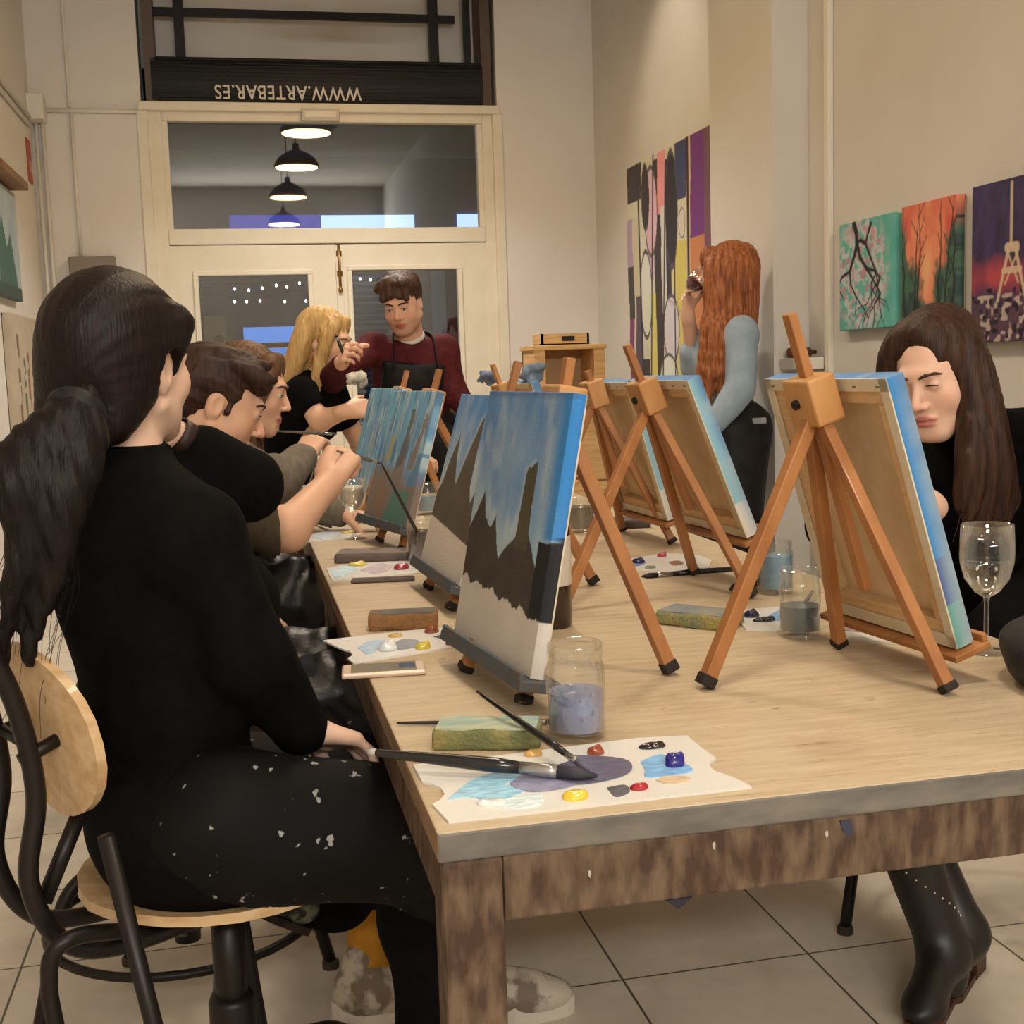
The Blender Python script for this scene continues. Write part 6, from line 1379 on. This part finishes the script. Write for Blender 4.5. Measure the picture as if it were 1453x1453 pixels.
for (x0, y0), n_ in (((-.085, .060), .56), ((-.095, .030), .60), ((-.098, -.01), .58), ((-.092, -.05), .52), ((-.08, -.085), .44), ((-.03, -.11), .40), ((.04, -.11), .38), ((.08, -.06), .40)):
    F.chain(crom([q(x0*.5, y0*.6-.02, .10), q(x0*.98, y0, .02), q(x0*1.12, y0+.004, -.14), q(x0*1.55, y0+.02, -.28), q(x0*1.65, y0+.035, -n_)], 5), [.022]*8+[.025]*6+[.022]*4+[.014]*4, .014)
F.cone(q(.04, .070, .085), q(.07, .070, .0), .026, .02, .02); F.cone(q(-.04, .070, .085), q(-.07, .065, .0), .026, .02, .02); F.cone(q(-.03, .078, .075), q(.04, .078, .070), .022, .022, .02)
F.ell(q(0, .122, -.035), V(.058, .052, .085)*s, A, .010, '-'); F.disp(combed(.0026, A, hc, s, 150))
rh = hair_mat('auburn_hair', (112, 62, 34), (176, 108, 64), .36); F.obj('hair', rh, t)
MB().lathe(q(-.082, -.080, .0), [(.012, -.004), (.016, 0), (.012, .006)], 14, ax=-A[0]).obj('hair_clip', mat('hair_tie', (14, 13, 13), .6), t, smooth=True)
lk = [[q(-.1, .0, .0), q(-.125, .01, -.15), q(-.14, .01, -.3), q(-.13, .02, -.52)], [q(-.09, -.07, 0), q(-.115, -.08, -.15), q(-.12, -.08, -.3), q(-.11, -.07, -.44)]]
strands(MB(), lk, 14, .014, .0013, 7).obj('loose_strands', rh, t, smooth=True)
adopt(t)
red = mat('red_wine', (74, 14, 24), .08, spec=.6)
gax = nrm(V(.62, -.05, .62)); gc = atY(957, 434, 4.58); wineglass('wine glass of red wine raised by the redhead', gc, .175, .040, red, tilt=gax, level=.34)

# ---------------------------------------------------------------- dark-haired woman (right)
t = thing('person', 'woman with long dark brown hair in black sweater looking down on the right', 'person', (1.47, 2.28, 0))
hc = atY(1330, 528, 2.16); A = basis(V(-.84, -.53, -.35), (.0, .08, 1)); s = .98
P = dict(pel=V(1.53, 2.30, .58), neck=hc+V(.115, .070, -.130), shL=hc+V(.235, -.10, -.125), shR=hc+V(.08, .26, -.155), elL=V(1.46, 1.97, .80), wrL=V(1.27, 1.98, .66), elR=V(1.19, 2.34, .86), wrR=atY(1316, 716, 2.0),
         hipL=V(1.52, 2.21, .58), hipR=V(1.54, 2.39, .58), knL=V(1.13, 2.16, .57), knR=V(1.17, 2.36, .57), anL=T(1352, 1392, 0)*.75+T(1300, 1462, 0)*.25+V(0, 0, .10), anR=T(1380, 1366, 0)*.75+T(1328, 1425, 0)*.25+V(0, 0, .10), toeL=T(1300, 1462, 0), toeR=T(1328, 1425, 0), head=hc)
body(t, P, A, s, (226, 184, 160), True, hf=.0030, eyes=False, hands=(dict(w=P['wrR'], d=V(-.72, -.2, .3), n=V(-.3, .1, -.9), side='R', s=.92, curl=(.7, .9, .6)), dict(w=P['wrL'], d=V(-.4, -.5, -.15), n=V(0, 0, -1), side='L', s=.92, curl=(.4, .5, .4))), lips=(192, 122, 110), bare='R')
face_extras(t, hc, A, s, (70, 50, 42), eyes=False)
top(t, P, s, blk, True, (.97, .45), o=.016, h=.008, collar=.065, seed=15, fold=.004)
trousers(t, P, 1.02, blk2, True, o=.002, fr=.66, flare=.0)
bm2 = mat('boot_leather', (26, 22, 21), .4, spec=.5); bh = mat('boot_heel', (74, 44, 32), .5)
for an, kn, toe, lb in ((P['anL'], P['knL'], P['toeL'], 'near'), (P['anR'], P['knR'], P['toeR'], 'far')):
    heel = an*V(1, 1, 0)+nrm(an-toe)*V(1, 1, 0)*.035; ax = nrm(toe-heel)
    F = Field(np.minimum(heel, toe)-.12, np.maximum(heel, np.maximum(toe, an+(kn-an)*.5))+.12, .006); sd = np.cross(V(0, 0, 1), ax); AA = np.array([ax, sd, V(0, 0, 1)]); L = np.linalg.norm(toe-heel)
    F.cone(an+V(0, 0, -.02), an+(kn-an)*.44, .044, .058, .02); F.cone(an+V(0, 0, -.02), heel+ax*L*.74+V(0, 0, .036), .042, .034, .03); F.ell(heel+ax*L*.78+V(0, 0, .026), (L*.28, .038, .028), AA, .02); F.ell(heel+ax*.03+V(0, 0, .06), (.04, .034, .045), AA, .02)
    F.cut(V(0, 0, .010), V(0, 0, -1)); F.cut(an+(kn-an)*.40, kn-an); o = F.obj('boot', bm2, t)
    MB().prism([(-.01, -.03), (.045, -.03), (.045, .03), (-.01, .03)], 0, .05, frame=(heel, ax, sd, V(0, 0, 1))).obj('boot_heel', bh, o); MB().prism([(.05, -.03), (L*.8, -.038), (L*1.05, -.015), (L*1.05, .015), (L*.8, .038), (.05, .03)], 0, .014, frame=(heel, ax, sd, V(0, 0, 1))).obj('boot_sole', bh, o)
    if lb == 'near':
        stm = mat('stud_silver', (214, 206, 196), .2, metal=.9); k_ = nrm(kn-an)
        for i in range(9): a = -2.4+.24*i; c = an+(kn-an)*(.30-.024*i)+(.0455+.009*(1-i/9))*(V(math.cos(a), math.sin(a), 0)); MB().ell(c, (.0028,)*3, 8).obj('stud', stm, o, smooth=True)
        for i in range(7): a = -2.6+.2*i; c = an+(kn-an)*.38+.0590*V(math.cos(a), math.sin(a), 0); MB().ell(c, (.0022,)*3, 8).obj('stud', stm, o, smooth=True)
F, q = hairfield(hc, A, s, .0045, hc-V(.28, .26, .44), hc+V(.32, .24, .2))
F.ell(q(0, -.024, .036), V(.083, .100, .093)*s, A, .02); F.ell(q(0, -.055, -.05), V(.080, .055, .10)*s, A, .03)
def fall(pts, rad): F.chain(crom(pts, 5), rad if not np.isscalar(rad) else rad, .018)
# the side towards the camera falls forward over the shoulder
g0 = hc
for px_ in ([(1304, 476), (1350, 500), (1382, 560), (1394, 640), (1400, 700), (1398, 748)], [(1310, 468), (1362, 495), (1392, 570), (1410, 640), (1424, 700), (1420, 745)], [(1318, 462), (1368, 488), (1394, 550), (1416, 640), (1436, 715)], [(1312, 474), (1364, 520), (1384, 590), (1384, 660), (1374, 740)], [(1306, 474), (1356, 515), (1378, 570), (1376, 640), (1362, 720)]):
    c = crom([atY(x, y, 2.13-.018*min(i, 3)) for i, (x, y) in enumerate(px_)], 5); n = len(c); F.chain(c, [.021+.006*math.sin(PI*j/n)-.012*(j/n)**3 for j in range(n)], .014)
for px_ in ([(1300, 468), (1272, 488), (1260, 525), (1256, 575)], [(1306, 462), (1282, 476), (1266, 505), (1260, 545)]):
    c = crom([atY(x, y, 2.16+.02*i) for i, (x, y) in enumerate(px_)], 5); F.chain(c, .017, .014)
F.ell(q(0, .118, -.035), V(.062, .066, .100)*s, A, .008, '-'); F.ell(q(.0, .112, .036), V(.058, .058, .058)*s, A, .014, '-')
F.cone(q(-.004, .075, .118), q(-.004, -.01, .137), .003, .003, .006, '-')
def g7(x, y, z): return .0016*np.sin((x*.8+y*.6)*300+2.2*np.sin(z*18))+.0009*np.sin((x*.8+y*.6)*760+2*np.sin(z*26))
F.disp(g7); bh7 = hair_mat('long_brown_hair', (38, 24, 18), (70, 44, 31), .36); F.obj('hair', bh7, t)
lk = [[atY(x, y, 2.10-.012*min(i, 3)) for i, (x, y) in enumerate(l)] for l in ([(1375, 580), (1385, 650), (1388, 720), (1384, 756)], [(1405, 580), (1415, 650), (1420, 720), (1415, 760)], [(1390, 560), (1398, 650), (1402, 720), (1400, 758)])]
strands(MB(), lk, 16, .010, .0010, 9).obj('loose_strands', bh7, t, smooth=True)
adopt(t)
